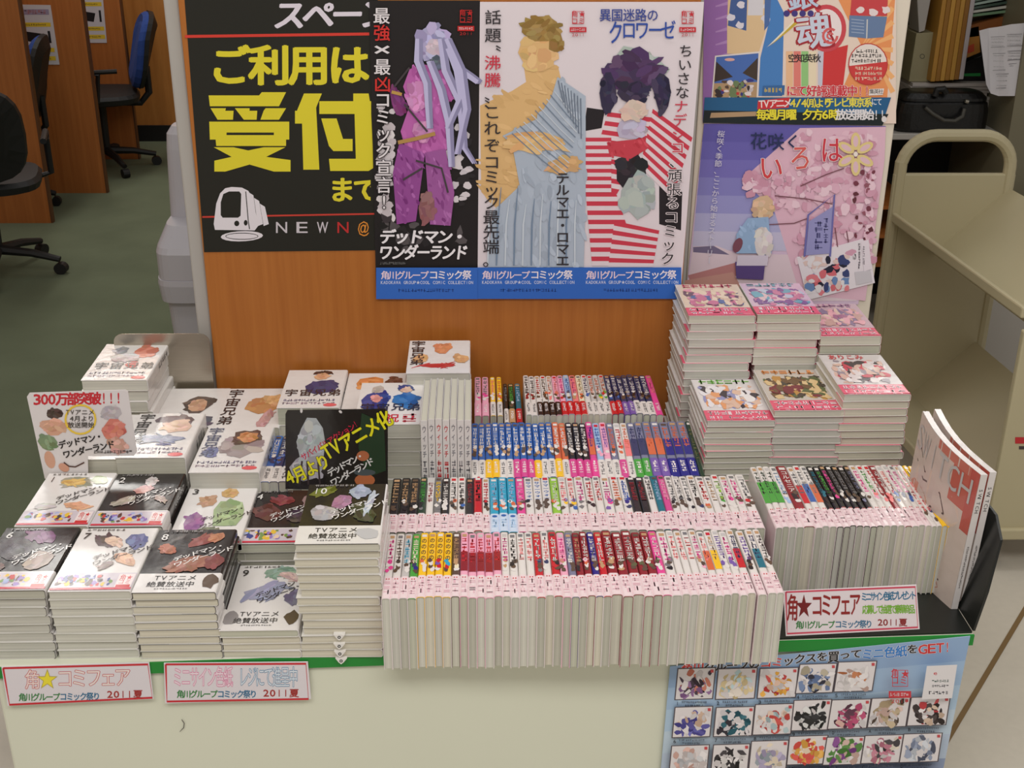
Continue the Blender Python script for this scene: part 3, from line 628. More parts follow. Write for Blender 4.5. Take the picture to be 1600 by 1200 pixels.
# ------------------------------------------------------------------ black tray, side plate and magazines at the right
tr = thing('metal_tray', 'black sheet metal tray with an upright side plate at the right end of the cabinet', 'tray', (.7, .2, T)); L0 = tr.location.copy()
topslab(.47, XR-.001, T+.0005, T+.004, .42, .001).put('base_plate', M_BLACK, tr, L0)
PX = [(1520, 986), (1534, 928), (1560, 829), (1541, 807)]
f0 = Vector((XR, fy(XR)+.002, T+.004)); zt = .175
pp = [f0, f0+Vector((.012, .004, .07)), f0+Vector((.026, .02, zt-.02)), f0+Vector((.03, .06, zt+.002)), f0+Vector((.03, .33, zt+.002)), f0+Vector((0, .33, 0))]
MB().prism(pp, (.004, 0, 0)).put('side_plate', M_BLACK, tr, L0)
def mag(i, bpx, tpx, label):
    y0 = .135+.004*i
    b0 = atY(*bpx, y0); t0 = atY(*tpx, y0); th = .0105
    root = thing('magazine', label, 'magazine', b0, 'two upright magazines'); L0 = root.location.copy()
    up = t0-b0; back = Vector((-.024+.006*i, .205, .012)); side = Vector((th, 0, 0))
    n_ = back.cross(up).normalized()
    # curled sheet block: cover face bows outwards
    rings = []
    for k in range(7):
        u = k/6; bow = math.sin(u*math.pi)*.012
        o_ = b0+back*u+Vector((-bow, 0, 0)); h_ = up
        rings.append([o_, o_+side, o_+h_+side, o_+h_])
    MB().loft(rings).put('pages', M_GLOSS, root, L0, (214, 208, 206))
    def fn(u, v, l):
        bow = math.sin(u*math.pi)*.012
        return b0+back*u+Vector((-bow-.0006-l*EPS, 0, 0))+up*(1-v)
    cv = Print(lambda u, v, l: fn(u, v, l))
    # grid so that the print follows the curl
    def grid(u0, v0, u1, v1, col, n=8):
        cv.l += 1; P = []
        for k in range(n+1): P += [(u0+(u1-u0)*k/n, v0), (u0+(u1-u0)*k/n, v1)]
        cv.raw(P, [(2*k, 2*k+1, 2*k+3, 2*k+2) for k in range(n)], col, cv.l)
    grid(0, 0, 1, 1, (206, 190, 180)); grid(.0, 0, .55, .06, (196, 110, 92)); grid(.0, .06, .3, .3, (190, 96, 80)); grid(0, 0, .1, .42, (186, 84, 72))
    for (cx, cy, rx, ry, c) in [(.5, .38, .38, .14, (214, 192, 176)), (.35, .72, .3, .2, (212, 190, 176)), (.25, .48, .2, .06, (205, 130, 105)), (.3, .58, .14, .04, (208, 140, 115)), (.5, .9, .3, .07, (190, 130, 115))]:
        cv.ell(1-cx, cy, rx, ry, c, 0, 14, .05)
    for pts in ([(.85, .2), (.7, .3), (.4, .32), (.3, .42)], [(.3, .42), (.5, .46), (.6, .55)], [(.7, .62), (.5, .72), (.45, .8)], [(.2, .85), (.5, .9), (.8, .84)], [(.9, .3), (.7, .36), (.62, .34)]):
        cv.line(pts, .012, (70, 45, 40))
    for j, ch in enumerate('SWITCH'): cv.glyph(ch, .84-j*.165, .05, -.0+.15, .17, (190, 188, 186), 30, 0, None, 0, True) if False else None
    # masthead runs from the far edge towards the spine
    def mast(j, ch):
        ensure(ch, 25); vs, fs = GL[(ch, 0)]; x0_ = min(a_[0] for a_ in vs); x1_ = max(a_[0] for a_ in vs)
        P = [(.98-(j+((a_[0]-x0_)/(x1_-x0_) if x1_-x0_ > .2 else .5+a_[0]-x0_)*.86)*.158, .23-a_[1]*.24) for a_ in vs]
        cv.raw(P, [tuple(f_) for f_ in fs], (188, 186, 184), 60)
    for j, ch in enumerate('SWITCH'): mast(j, ch)
    cv.put('cover', M_GLOSS, root, L0, 'line-drawn pink and red cover')
    pr = Print(lambda u, v, l: b0+side*u+up*(1-v)+Vector((0, -.0004-l*EPS, 0)))
    ensure('SWITCH', 20)
    for j, ch in enumerate('SWITCH'):
        vs, fs = GL[(ch, 0)]
        pr.raw([(.25+a_[1]*.75, .10+j*.028+a_[0]*.036) for a_ in vs], [tuple(f_) for f_ in fs], (60, 58, 60), 2)
    pr.scrib(.35, .5, .3, .3, 22, (120, 115, 115)); pr.put('spine_print', M_GLOSS, root, L0)
mag(0, (1484, 961), (1533, 742), 'upright magazine with the red masthead cover facing left')
mag(1, (1497, 960), (1547, 738), 'upright magazine behind the one with the red masthead, only its spine showing')

# ------------------------------------------------------------------ steel bookend behind the left piles
yk = .80
A = atY(176, 522, yk); Bq = atY(330, 522, yk)
be = thing('steel_bookend', 'brushed steel bookend plate behind the left piles', 'bookend', ((A.x+Bq.x)/2, yk, T)); L0 = be.location.copy()
r_ = .018; x0, x1, z1 = A.x, xl-.002, A.z
poly = [(x0, yk, T), (x1, yk, T), (x1, yk, z1-r_)]+[(x1-r_+r_*math.cos(t), yk, z1-r_+r_*math.sin(t)) for t in (.4, .8, 1.2, 1.57)]+[(x0+r_-r_*math.sin(t), yk, z1-r_+r_*math.cos(t)) for t in (0, .4, .8, 1.2, 1.57)]
MB().prism(poly, (0, .0015, 0)).put('upright_plate', M_STEEL, be, L0)
MB().box((x0, yk-.10, T), (x1, yk, T+.0012)).put('foot_plate', M_STEEL, be, L0)

# ================================================================== SIGNS AND CARDS
def card(name, quad, a, b, label, cat, base, draw, th=.0012, parts='print', mat=None, group=None, dy=0):
    """flat sheet in the vertical plane y = a + b x, outline given by quad"""
    mat = mat or M_PAPER
    P = [atY(*q_, a, b) for q_ in quad]; cen = sum(P, Vector())/len(P); cen.z = min(p.z for p in P)
    root = thing(name, label, cat, cen, group)
    MB().prism(P, (0, th, 0)).put('sheet', mat, root, cen, base)
    pr = Print(planeY(a, b, .0003)); draw(pr); pr.put(parts, mat, root, cen); return root
RED = (205, 45, 55)
def frame4(pr, q, w_, col):
    pr.line([q[0], q[1], q[2], q[3], q[0]], w_, col)
def hsign1(pr):
    q = [(5, 1044), (231, 1038), (238, 1090), (15, 1101)]; frame4(pr, q, 3, RED)
    pr.text('角', 38, 1046, 32, RED, 26, bold=30, rot=-.02); pr.text('角', 38, 1046, 32, (240, 225, 220), 26, bold=0, rot=-.02)
    pr.star(74, 1062, 17, (190, 170, 60)); pr.star(74, 1062, 14, (240, 225, 60))
    pr.text('コミフェア', 88, 1044, 32, RED, 27, bold=32, pitch=22.5, slope=-.02); pr.text('コミフェア', 88, 1044, 32, (238, 228, 224), 27, bold=2, pitch=22.5, slope=-.02)
    pr.text('角川グループ', 29, 1083, 13, (50, 130, 60), 12.2, pitch=10.6, bold=25, slope=-.01); pr.text('コミック祭り', 93, 1082, 13, (40, 110, 150), 12, pitch=10.4, bold=25, slope=-.01)
    pr.text('2011夏', 167, 1078, 14, (170, 45, 40), 15.5, pitch=15.5, bold=28, slope=-.01)
card('hanging_sign', [(2, 1042), (233, 1035), (240, 1092), (12, 1103)], FA-.006, FB, 'red-framed fair sign with a yellow star, hanging at the front left', 'sign', (226, 220, 226), hsign1)
def hsign2(pr):
    q = [(259, 1038), (478, 1037), (482, 1092), (261, 1096)]; frame4(pr, q, 3, RED)
    pr.text('ミニサイン色紙', 270, 1041, 34, (225, 95, 155), 15, bold=32, pitch=13.2); pr.text('ミニサイン色紙', 270, 1041, 34, (240, 222, 232), 15, bold=0, pitch=13.2)
    pr.text('レジにて進呈中', 373, 1041, 34, (40, 120, 165), 15, bold=32, pitch=13); pr.text('レジにて進呈中', 373, 1041, 34, (220, 228, 238), 15, bold=0, pitch=13)
    pr.text('角川グループ', 276, 1078, 13, (50, 130, 60), 12.2, pitch=10.4, bold=25); pr.text('コミック祭り', 339, 1078, 13, (40, 110, 150), 12, pitch=10.2, bold=25)
    pr.text('2011夏', 411, 1076, 14, (170, 45, 40), 15.5, pitch=15.5, bold=28)
card('hanging_sign', [(256, 1036), (481, 1034), (486, 1092), (258, 1099)], FA-.006, FB, 'red-framed sign with pink and blue outlined lettering, right of the star sign', 'sign', (226, 220, 226), hsign2)
def hsign3(pr):
    q = [(1228, 925), (1430, 917), (1434, 980), (1230, 990)]; frame4(pr, q, 2.6, (215, 75, 100))
    for c_, x_, w__ in (('角', 1229, 19), ): pr.text(c_, x_, 928, 44, (150, 40, 40), w__, bold=22, shear=.05)
    pr.star(1256, 948, 13, (120, 30, 35), 1.5)
    pr.text('コミフェア', 1267, 926, 40, (150, 40, 40), 19, bold=22, pitch=14.8, slope=-.03, shear=.05)
    pr.text('ミニサイン色紙プレゼント', 1345, 925, 15, (40, 115, 155), 10, bold=26, pitch=7, slope=-.03)
    pr.text('応募して抽選で豪華商品', 1347, 945, 15, (125, 185, 50), 10, bold=26, pitch=7.3, slope=-.01)
    pr.text('角川グループ', 1243, 970, 13, (50, 130, 60), 11.6, pitch=10, bold=25, slope=-.01); pr.text('コミック祭り', 1304, 969, 13, (40, 110, 150), 11.6, pitch=9.6, bold=25, slope=-.01)
    pr.text('2011夏', 1371, 966, 13, (150, 40, 40), 13.5, pitch=12.6, bold=28)
ys = fy(.6)+.012
card('table_sign', [(1224, 924), (1432, 914), (1437, 983), (1228, 994)], FA-.004, FB, 'red-framed fair card with a dark red star, standing in front of the right-hand block', 'sign', (236, 226, 232), hsign3)

def c300(pr):
    pr.text('300万部突破!!!', 52, 614, 21, (205, 50, 60), 20, bold=48, slope=-.02, pitch=17.4)
    pr.daub(86, 646, 15, 10, (80, 64, 58), 0, 10); pr.daub(84, 666, 26, 16, (215, 165, 140), 0, 16); pr.daub(74, 690, 20, 13, (130, 150, 115), .5, 12); pr.ell(78, 718, 8, 14, (215, 165, 140), -.3)
    pr.daub(174, 646, 18, 16, (195, 188, 192), 0, 16); pr.daub(178, 672, 22, 20, (215, 130, 115), 0, 18); pr.daub(184, 696, 20, 15, (222, 175, 160), .3, 14); pr.ell(100, 730, 9, 6, (215, 160, 135), .5)
    pr.ring(126, 655, 25, 24, 3, (240, 205, 70), 20)
    pr.text('TVアニメ', 103, 639, 9.5, (60, 55, 50), 10.5, bold=15); pr.text('4月より', 109, 649, 9.5, (60, 55, 50), 10.5, bold=15); pr.text('放送開始', 106, 659, 9.5, (60, 55, 50), 10.5, bold=15)
    pr.text('デッドマン・', 91, 688, 13, (35, 30, 30), 13, bold=35, slope=-.22, pitch=11.5); pr.text('ワンダーランド', 98, 703, 13, (35, 30, 30), 13, bold=35, slope=-.22, pitch=11.5)
    pr.scrib(147, 703, 60, 5, 12, (90, 85, 85), False); pr.line([(100, 722), (108, 728), (118, 729), (132, 722)], 2, (90, 60, 50))
card('promotional_card', [(42, 620), (46, 614), (196, 609), (200, 612), (214, 706), (209, 712), (137, 713), (138, 748), (70, 748)], .408, 0, 'white card with red 300 headline standing behind the left piles', 'card', (228, 222, 222), c300)
def c4(pr):
    pr.daub(487, 690, 25, 42, (180, 186, 190), 0, 26, .35, 28); pr.daub(482, 730, 32, 28, (172, 172, 180), 0, 20, .35, 28)
    pr.poly([(565, 645), (600, 660), (603, 735), (575, 745), (560, 700)], (38, 62, 42)); pr.ell(570, 750, 16, 10, (190, 110, 70)); pr.ell(567, 712, 10, 8, (185, 110, 75)); pr.ell(570, 738, 17, 5, (80, 90, 95))
    for pts in ([(472, 720), (468, 756)], [(480, 720), (482, 757)], [(497, 722), (500, 756)]): pr.line(pts, 3, (60, 50, 52))
    pr.text('サバイバルアクション!', 470, 707, 12, (205, 40, 70), 11, bold=28, slope=-.62, pitch=8.2)
    pr.text('4月より', 446, 733, 26, (238, 232, 40), 21, bold=38, slope=-.5, pitch=18, outline=((20, 15, 15), 75))
    pr.text('TVアニメ化', 504, 691, 30, (238, 232, 40), 24, bold=38, slope=-.6, pitch=19.5, outline=((20, 15, 15), 75))
    pr.text('デッドマン・', 511, 731, 13, (232, 230, 230), 13, bold=35, slope=-.55, pitch=9); pr.text('ワンダーランド', 516, 746, 13, (232, 230, 230), 13, bold=35, slope=-.55, pitch=9.3)
    pr.ell(471, 641, 2, 4, (225, 220, 220)); pr.ell(532, 643, 3, 2, (225, 220, 220), .7)
card('promotional_card', [(446, 647), (449, 641), (602, 639), (606, 644), (606, 768), (446, 764)], .372, 0, 'black card with a slanted yellow headline standing between the left piles and spines', 'card', (30, 26, 26), c4, mat=M_GLOSS)

# ------------------------------------------------------------------ black and yellow shop sign on the wood board
def shopsign(pr):
    pr.line([(289, 57), (577, 53)], 4.5, (212, 60, 48)); pr.line([(316, 339), (588, 334)], 2.6, (200, 62, 50))
    YE = (222, 208, 48)
    pr.text('スペーン', 427, -1, 50, (222, 214, 226), 52, bold=38, slope=-.01, shear=.12, pitch=45)
    pr.text('ご利用は', 326, 70, 66, YE, 66, bold=42, pitch=62, slope=-.004)
    # the two large squared characters
    for poly in ([(326,149),(405,149),(409,144),(447,144),(436,166),(328,166)], [(329,169),(353,169),(352,173),(365,173),(364,187),(340,187)], [(367,169),(390,169),(390,173),(402,173),(401,187),(381,187)], [(412,173),(415,169),(447,169),(436,187),(407,187)]): pr.poly(poly, YE)
    pr.poly([(327,190),(452,190),(452,218),(447,218),(447,228),(338,228),(337,218),(328,218)], YE); pr.rect(354, 207, 428, 211, (32, 31, 24))
    pr.poly([(334,230),(365,230),(388,235),(412,230),(446,230),(416,245),(454,250),(454,268),(428,268),(390,257),(352,268),(335,268),(335,251),(362,245)], YE)
    pr.poly([(475,146),(503,146),(494,168),(499,265),(474,265),(472,193),(461,193),(461,173),(464,173)], YE)
    pr.poly([(499,158),(552,158),(552,146),(576,146),(578,158),(580,158),(580,178),(499,178)], YE); pr.poly([(554,178),(580,178),(584,262),(576,267),(516,267),(514,248),(556,248)], YE)
    pr.poly([(502,185),(526,185),(536,217),(551,217),(551,236),(521,236),(514,228)], YE)
    pr.text('まで', 513, 276, 42, YE, 42, bold=38, pitch=38)
    pr.rect(579, 276, 590, 320, (32, 31, 24))
    for i, ch in enumerate('NEWN@'): pr.glyph(ch, 430+i*32, 344, 20, 23, (205, 198, 205) if i < 3 else (190, 45, 45) if i == 3 else (222, 140, 50), 8)
    # monitor emblem
    ENB = 1
    OW = (226, 220, 226)
    for k in range(3): pr.poly([(388+k*9, 300+k*9), (396+k*9, 305+k*9), (402+k*9, 350), (394+k*9, 353)], OW)
    pr.ell(378, 369, 33, 8, OW, -.04, 18); pr.ring(378, 369, 26, 5.5, 1.2, (32, 31, 24), 18)
    pr.poly([(352,294),(362,292),(378,293),(388,298),(395,310),(404,352),(398,360),(336,359),(334,350),(338,318),(344,302)], OW)
    pr.poly([(349,303),(358,299),(374,299),(377,303),(376,337),(372,340),(348,340),(345,336),(345,316)], (32, 31, 24))
    pr.line([(384, 299), (388, 345), (390, 358)], 1.4, (32, 31, 24))
    pr.ell(370, 349, 4, 4.4, (32, 31, 24)); pr.ell(384, 348, 3, 4.4, (32, 31, 24))
card('shop_sign', [(286, -30), (590, -30), (592, 391), (319, 394)], YB-.001, 0, 'black shop sign with large yellow lettering on the left of the wood board', 'sign', (32, 31, 24), shopsign, .001)

BLU = (50, 105, 195)
def strip(pr, x0, x1, y0=417, y1=466):
    pr.rect(x0, y0, x1, y1, BLU); w_ = (x1-x0)
    pr.text('角川グループ', x0+7, y0+5, 14, (240, 215, 225), 14.2, pitch=12.2, bold=22); pr.text('コミック祭', x0+82, y0+4, 15, (245, 235, 240), 15, pitch=13, bold=25)
    pr.text('KADOKAWA GROUP★COOL COMIC COLLECTION', x0+7, y0+20, 6.5, (210, 215, 235), 6.2, pitch=6, bold=20)
    pr.scrib(x0+35, y0+33, w_*.55, 5, 18, (30, 60, 130), False)
def stamp(pr, x, y, col=(200, 50, 60), s_=1.0):
    pr.ring(x+14*s_, y+13*s_, 13*s_, 14*s_, 1.3, col, 4, math.pi/4, 9*math.pi/4)
    pr.text('角', x+4, y+2, 11*s_, col, 10*s_, bold=12); pr.star(x+20*s_, y+8*s_, 5*s_, col)
    pr.text('コミ', x+4, y+13, 11*s_, col, 10*s_, bold=12); pr.rect(x+1, y+28*s_, x+27*s_, y+36*s_, col); pr.scrib(x+3, y+30*s_, 22*s_, 4*s_, 7, (230, 200, 205), False)
    pr.text('2011', x+4, y+37*s_, 6*s_, col, 8*s_, bold=0)
def post1(pr):
    pr.blobs(584, 335, 746, 400, [(30, 26, 26), (40, 36, 38), (28, 25, 25), (90, 84, 86)], 30, 16)
    LIL = (172, 168, 205); MG = (190, 100, 175); WHI = (218, 210, 215)
    pr.blobs(584, 160, 622, 350, [WHI, (200, 190, 195), (225, 218, 220), (60, 52, 56)], 46, 13); pr.blobs(672, 190, 744, 330, [WHI, (205, 198, 205), (40, 36, 38)], 50, 12)
    pr.dpoly([(640,108),(660,100),(700,108),(710,135),(700,165),(704,205),(696,240),(636,240),(626,205),(640,165),(630,135)], MG, 60, 14, 30)
    pr.daub(622, 160, 12, 34, (130, 60, 120), -.3, 16); pr.daub(655, 150, 22, 30, (208, 140, 192), 0, 14); pr.daub(662, 205, 20, 22, (205, 140, 190), 0, 14)
    pr.dpoly([(624,222),(664,240),(650,345),(620,350),(614,270)], (150, 75, 150), 46, 10, 34); pr.dpoly([(664,238),(696,232),(710,300),(704,352),(672,350)], (160, 90, 158), 40, 10, 34); pr.daub(668, 325, 16, 34, (140, 92, 96), .1, 20)
    pr.line([(622, 222), (650, 216), (680, 208)], 6, (180, 140, 80)); pr.line([(612, 143), (628, 147)], 5, (190, 150, 80))
    pr.daub(677, 66, 30, 36, LIL, .2, 26, .4, 26); pr.daub(676, 74, 15, 16, (205, 186, 200), .2, 10)
    pr.daub(682, 98, 15, 13, (92, 100, 116), 0, 10)
    for pts in ([(655, 60), (654, 95), (668, 130), (672, 200)], [(690, 60), (697, 110), (720, 160), (726, 230), (742, 255)], [(672, 95), (690, 140), (702, 190), (706, 260)], [(702, 75), (716, 110), (722, 150), (700, 200)], [(718, 105), (735, 118), (749, 128)], [(700, 60), (722, 110), (730, 170), (715, 240)]):
        for k, dc in ((0, 0), (3, -28), (-3, 20)): pr.line([(p[0]+k, p[1]) for p in pts], [6, 8, 7, 4, 2][:len(pts)], tuple(c+dc for c in LIL))
    for pts in ([(616, 135), (640, 105)], [(632, 162), (668, 205)], [(650, 250), (690, 262), (700, 300)], [(630, 280), (660, 262)]): pr.line(pts, 3, (70, 62, 66))
    x = 583
    for i, ch in enumerate('最強×最凶コミック宣言!'):
        col = (212, 50, 45) if i in (1, 4) else (228, 222, 226); y = 11+i*26.6-(i > 4)*2; [pr.glyph(ch, x+.35*i, y, 27, 27, (34, 28, 30), 70) if i > 4 else None, pr.glyph(ch, x+.35*i, y, 27, 27, col, 16)] 
    stamp(pr, 714, 12, (190, 35, 35))
    pr.text('デッドマン・', 593, 357, 24, (240, 236, 240), 25, bold=42, pitch=22.5, shear=.15); pr.text('ワンダーランド', 592, 381, 25, (240, 236, 240), 22, bold=42, pitch=19.6, shear=.15)
    pr.scrib(594, 408, 40, 4, 16, (120, 120, 120), False); strip(pr, 588, 746)
card('poster', [(577, 1), (750, 1), (746, 466), (588, 466)], YB-.0035, 0, 'black poster with lilac and magenta artwork, left of the white ones', 'poster', (30, 25, 26), post1, .001, group='three comic posters on the wood board')
def post2(pr):
    SKN = (222, 182, 125); CL = (176, 188, 204)
    pr.dpoly([(818,100),(872,104),(878,130),(905,150),(905,260),(780,330),(752,300),(750,165),(800,142),(822,128)], SKN, 70, 18, 12, .4)
    pr.daub(840, 82, 33, 38, SKN, 0, 18, .4, 14); pr.daub(846, 45, 40, 24, (160, 130, 72), 0, 26, .35, 18); pr.daub(868, 64, 15, 26, (152, 122, 66), 0, 12)
    pr.dpoly([(871,120),(915,150),(915,300),(912,417),(762,417),(770,330),(812,290),(800,225),(785,212),(840,185),(862,150)], CL, 110, 20, 16, 1.35)
    pr.daub(832, 222, 62, 20, SKN, .05, 16, .4, 12); pr.daub(880, 258, 32, 18, (212, 170, 118), -.2, 12, .4, 12)
    for k in range(11): pr.line([(770+k*13, 300+random.uniform(-8, 20)), (764+k*13.4, 350), (762+k*13.6, 414)], [1, 2.6, 2.2], (120, 140, 165) if k % 2 else (205, 215, 225))
    for k in range(12): pr.line([(866-k*6, 142+k*6), (890-k*4, 172+k*7), (905-k*2, 190+k*8)], 1.6, (120, 135, 155) if k % 2 else (200, 208, 218))
    for k in range(8): pr.line([(872+k*5, 125+k*4), (880+k*4, 160+k*8)], 1.6, (110, 122, 140))
    for i, ch in enumerate('話題〝沸騰〟、これぞコミック最先端。'):
        pr.glyph(ch, 757-.2*i, [15,43,70,86,113,138,148,163,188,215,241,264,285,304,327,350,373,394][i], 27, 24, (205, 55, 75) if ch in '沸騰' else (48, 44, 48), 8)
    for i, ch in enumerate('テルマエ・ロマエ'): pr.glyph('ー' if ch == 'ー' else ch, 868, 268+i*18.4, 22, 20, (50, 46, 50), 22)
    stamp(pr, 889, 14); strip(pr, 746, 908)
card('poster', [(750, 3), (926, 3), (908, 466), (746, 466)], YB-.0035, 0, 'white poster with a blue-grey robe and tan colour masses, middle of the three', 'poster', (226, 216, 222), post2, .001, group='three comic posters on the wood board')
def post3(pr):
    RS = (205, 60, 80); 
    def stripes(poly_rows, n, c1=(228, 214, 220), c2=RS):
        (a0, a1, b0, b1) = poly_rows
        for k in range(n):
            for q0, q1, c in ((k/n, (k+.5)/n, c2), ((k+.5)/n, (k+1)/n, c1)):
                L = lambda p, q_, t: (p[0]+(q_[0]-p[0])*t, p[1]+(q_[1]-p[1])*t)
                pr.poly([L(a0, b0, q0), L(a0, b0, q1), L(a1, b1, q1), L(a1, b1, q0)], c)
    pr.poly([(917, 168), (945, 172), (940, 200), (912, 205)], (35, 30, 35)); pr.poly([(1030, 290), (1066, 300), (1064, 360), (1030, 350)], (35, 30, 35))
    stripes(((950, 175), (1030, 185), (912, 300), (960, 310)), 9); stripes(((1020, 170), (1082, 215), (1000, 260), (1050, 310)), 7); stripes(((915, 300), (962, 300), (925, 415), (1000, 415)), 8); stripes(((960, 345), (1030, 360), (950, 417), (1020, 417)), 5)
    stripes(((915, 215), (955, 215), (915, 300), (955, 300)), 7)
    pr.daub(985, 268, 30, 32, (40, 34, 42), .1, 14); pr.dpoly([(948, 222), (1008, 216), (1012, 232), (985, 248), (952, 242)], (200, 65, 80), 14, 9); pr.daub(998, 306, 32, 42, (172, 182, 180), .3, 26)
    pr.daub(988, 202, 28, 22, (190, 182, 205), 0, 14)
    pr.daub(992, 108, 60, 40, (176, 190, 182), 0, 24, .25, 20)
    pr.daub(992, 112, 54, 40, (84, 58, 98), 0, 30, .35, 18); pr.daub(950, 145, 15, 40, (50, 44, 72), 0, 18); pr.daub(1034, 145, 15, 42, (50, 44, 72), 0, 18); pr.daub(990, 145, 34, 24, (60, 50, 78), 0, 16)
    pr.daub(990, 172, 26, 20, (222, 196, 184), 0, 12, .4, 10)
    for i, ch in enumerate('異国迷路の'): pr.glyph(ch, 936+i*18.5, 13, 19, 21, (60, 75, 150), 15)
    for i, ch in enumerate('クロワーゼ'): pr.glyph(ch, 950+i*20.5, 31, 24, 32 if i else 40, (50, 80, 165), 15)
    for i, ch in enumerate('ちいさなナデシコ、頑張るコミック'):
        if i > 6: pr.glyph(ch, 1060-1.9*i, 69+i*21.6, 23, 21, (228, 218, 222), 75)
        pr.glyph(ch, 1060-1.9*i, 69+i*21.6, 23, 21, (205, 60, 80) if 4 <= i < 8 else (50, 46, 50), 8)
    stamp(pr, 1060, 14); strip(pr, 908, 1064)
card('poster', [(926, 3), (1100, 3), (1063, 466), (908, 466)], YB-.0035, 0, 'white poster with red stripes and a dark purple shape, right of the three', 'poster', (226, 216, 222), post3, .001, group='three comic posters on the wood board')

# ------------------------------------------------------------------ white pin board on the right with its posters
YW = .90
xw0 = (atY(1102, 0, YW).x); xw1 = atY(1424, 0, YW).x
wb = thing('poster_stand', 'white framed panel with two colourful posters, right of the wood board', 'display board', ((xw0+xw1)/2, YW, 0)); L0 = wb.location.copy()
MB().box((xw0, YW, 0), (xw1, YW+.028, 1.95)).put('panel', solid('off_white_panel', (222, 212, 196), .5, .03, 8), wb, L0, bevel=.003)
MB().box((xw0-.022, YW-.004, 0), (xw0-.001, YW+.03, 1.95)).put('side_frame', M_GREY, wb, L0, bevel=.004)
def pw1(pr):
    pr.rect(1100, -20, 1400, 193, (232, 212, 198)); pr.poly([(1100, -20), (1150, -20), (1138, 80), (1125, 190), (1098, 190)], (150, 105, 170))
    for k in range(7): pr.line([(1118, 10+k*20), (1148, 2+k*20)], [2, 7], (175, 135, 190))
    pr.poly([(1300, -20), (1400, -20), (1386, 155), (1310, 155), (1345, 70)], (232, 150, 95))
    for k in range(8): pr.line([(1345+k*2, 75), (1395, -10+k*22)], [1, 8], (240, 180, 120))
    pr.poly([(1205, -20), (1225, 20), (1222, 150), (1185, 150), (1188, 90), (1200, 40)], (75, 130, 195))
    for x, c in ((1228, (235, 190, 150)), (1240, (225, 130, 120)), (1252, (150, 200, 130)), (1264, (235, 220, 190)), (1278, (200, 200, 215))): pr.rect(x, 80, x+11, 150, c)
    pr.poly([(1287, 80), (1325, 70), (1315, 152), (1284, 152)], (208, 60, 62))
    pr.poly([(1138, -20), (1200, -20), (1196, 48), (1185, 84), (1136, 84), (1136, 40)], (222, 192, 150)); pr.poly([(1144, -20), (1168, -20), (1166, 48), (1137, 40)], (70, 95, 150)); pr.poly([(1170, -20), (1194, -20), (1192, 24), (1168, 24)], (215, 212, 218))
    for x, y in ((1158, 8), (1142, 28), (1156, 40), (1198, 8), (1196, 30)): pr.ell(x, y, 6, 6, (220, 215, 225), 0, 10, .3)
    pr.poly([(1195, -20), (1206, -20), (1202, 38), (1194, 48)], (80, 110, 165))
    pr.poly([(1332, -20), (1388, -20), (1386, 25), (1328, 24)], (200, 70, 75)); 
    for x, y in ((1345, 15), (1364, 18), (1385, 15)): pr.ell(x, y, 7, 6, (230, 215, 215), 0, 10, .3)
    pr.poly([(1327, 24), (1386, 26), (1380, 58), (1355, 60), (1326, 57)], (105, 128, 165)); pr.line([(1355, 30), (1354, 60)], 2, (200, 200, 200))
    for k in range(5): pr.line([(1330, 30+k*5), (1350, 32+k*5)], 1.2, (160, 175, 200))
    # round splash logo
    pr.poly([(1198, 74), (1248, 24), (1256, 30)], (238, 232, 210)); pr.poly([(1203, 72), (1248, 28), (1253, 31)], (200, 170, 60))
    pr.ell(1290, 44, 31, 37, (238, 225, 225), 0, 20); pr.ring(1291, 44, 31, 37, 7, (205, 75, 85), 22, -2.2, 2.4)
    pr.text('銀', 1228, -26, 46, (165, 45, 55), 52, bold=70, rot=-.15); pr.text('銀', 1228, -27, 44, (190, 205, 228), 50, bold=20, rot=-.15)
    pr.text('魂', 1242, 20, 60, (165, 45, 55), 60, bold=70, rot=-.12); pr.text('魂', 1243, 20, 58, (205, 212, 228), 57, bold=25, rot=-.12)
    pr.ring(1297, 56, 13, 13, 4, (215, 100, 100), 14, 0, 5.4); pr.ring(1297, 56, 6, 6, 3, (215, 100, 100), 12, 1, 5.9)
    for k in range(4): pr.ell(1229+k*12.5, 21, 5, 5, (70, 60, 130))
    pr.text('空知英秋', 1231, 84, 14, (50, 45, 48), 14, bold=20, pitch=12.6)
    # small inset photo
    pr.poly([(1117, 87), (1188, 80), (1183, 181), (1109, 184)], (225, 218, 215)); pr.poly([(1119, 89), (1185, 83), (1181, 178), (1111, 181)], (180, 150, 115)); pr.poly([(1119, 89), (1185, 83), (1183, 128), (1116, 130)], (75, 110, 180))
    pr.poly([(1119, 96), (1145, 120), (1116, 128)], (62, 50, 45)); pr.poly([(1184, 90), (1160, 114), (1183, 126)], (70, 58, 50)); pr.ell(1140, 93, 8, 2.5, (220, 170, 160))
    pr.blobs(1114, 116, 1182, 178, [(225, 215, 215), (60, 60, 130), (190, 60, 60), (90, 70, 60), (200, 190, 190), (60, 50, 50), (110, 130, 90)], 48, 8)
    # round seal
    pr.ell(1356, 100, 31, 33, (232, 222, 215), 0, 22); pr.poly([(1325, 103), (1386, 96), (1384, 112), (1374, 128), (1356, 133), (1336, 126), (1327, 112)], (205, 65, 65)); pr.ring(1356, 100, 31, 33, 1.6, (190, 60, 60), 22)
    for y, n in ((77, 6), (84, 9), (92, 10)): pr.scrib(1338 if n < 9 else 1330, y, 34 if n < 9 else 48, 5.5, n, (60, 55, 55), False)
    for y in (104, 112, 120): pr.scrib(1336, y, 42, 5, 9, (240, 215, 190), False)
    pr.poly([(1192, 134), (1226, 133), (1225, 148), (1191, 149)], (60, 105, 160)); pr.scrib(1194, 137, 28, 7, 5, (220, 190, 90), False)
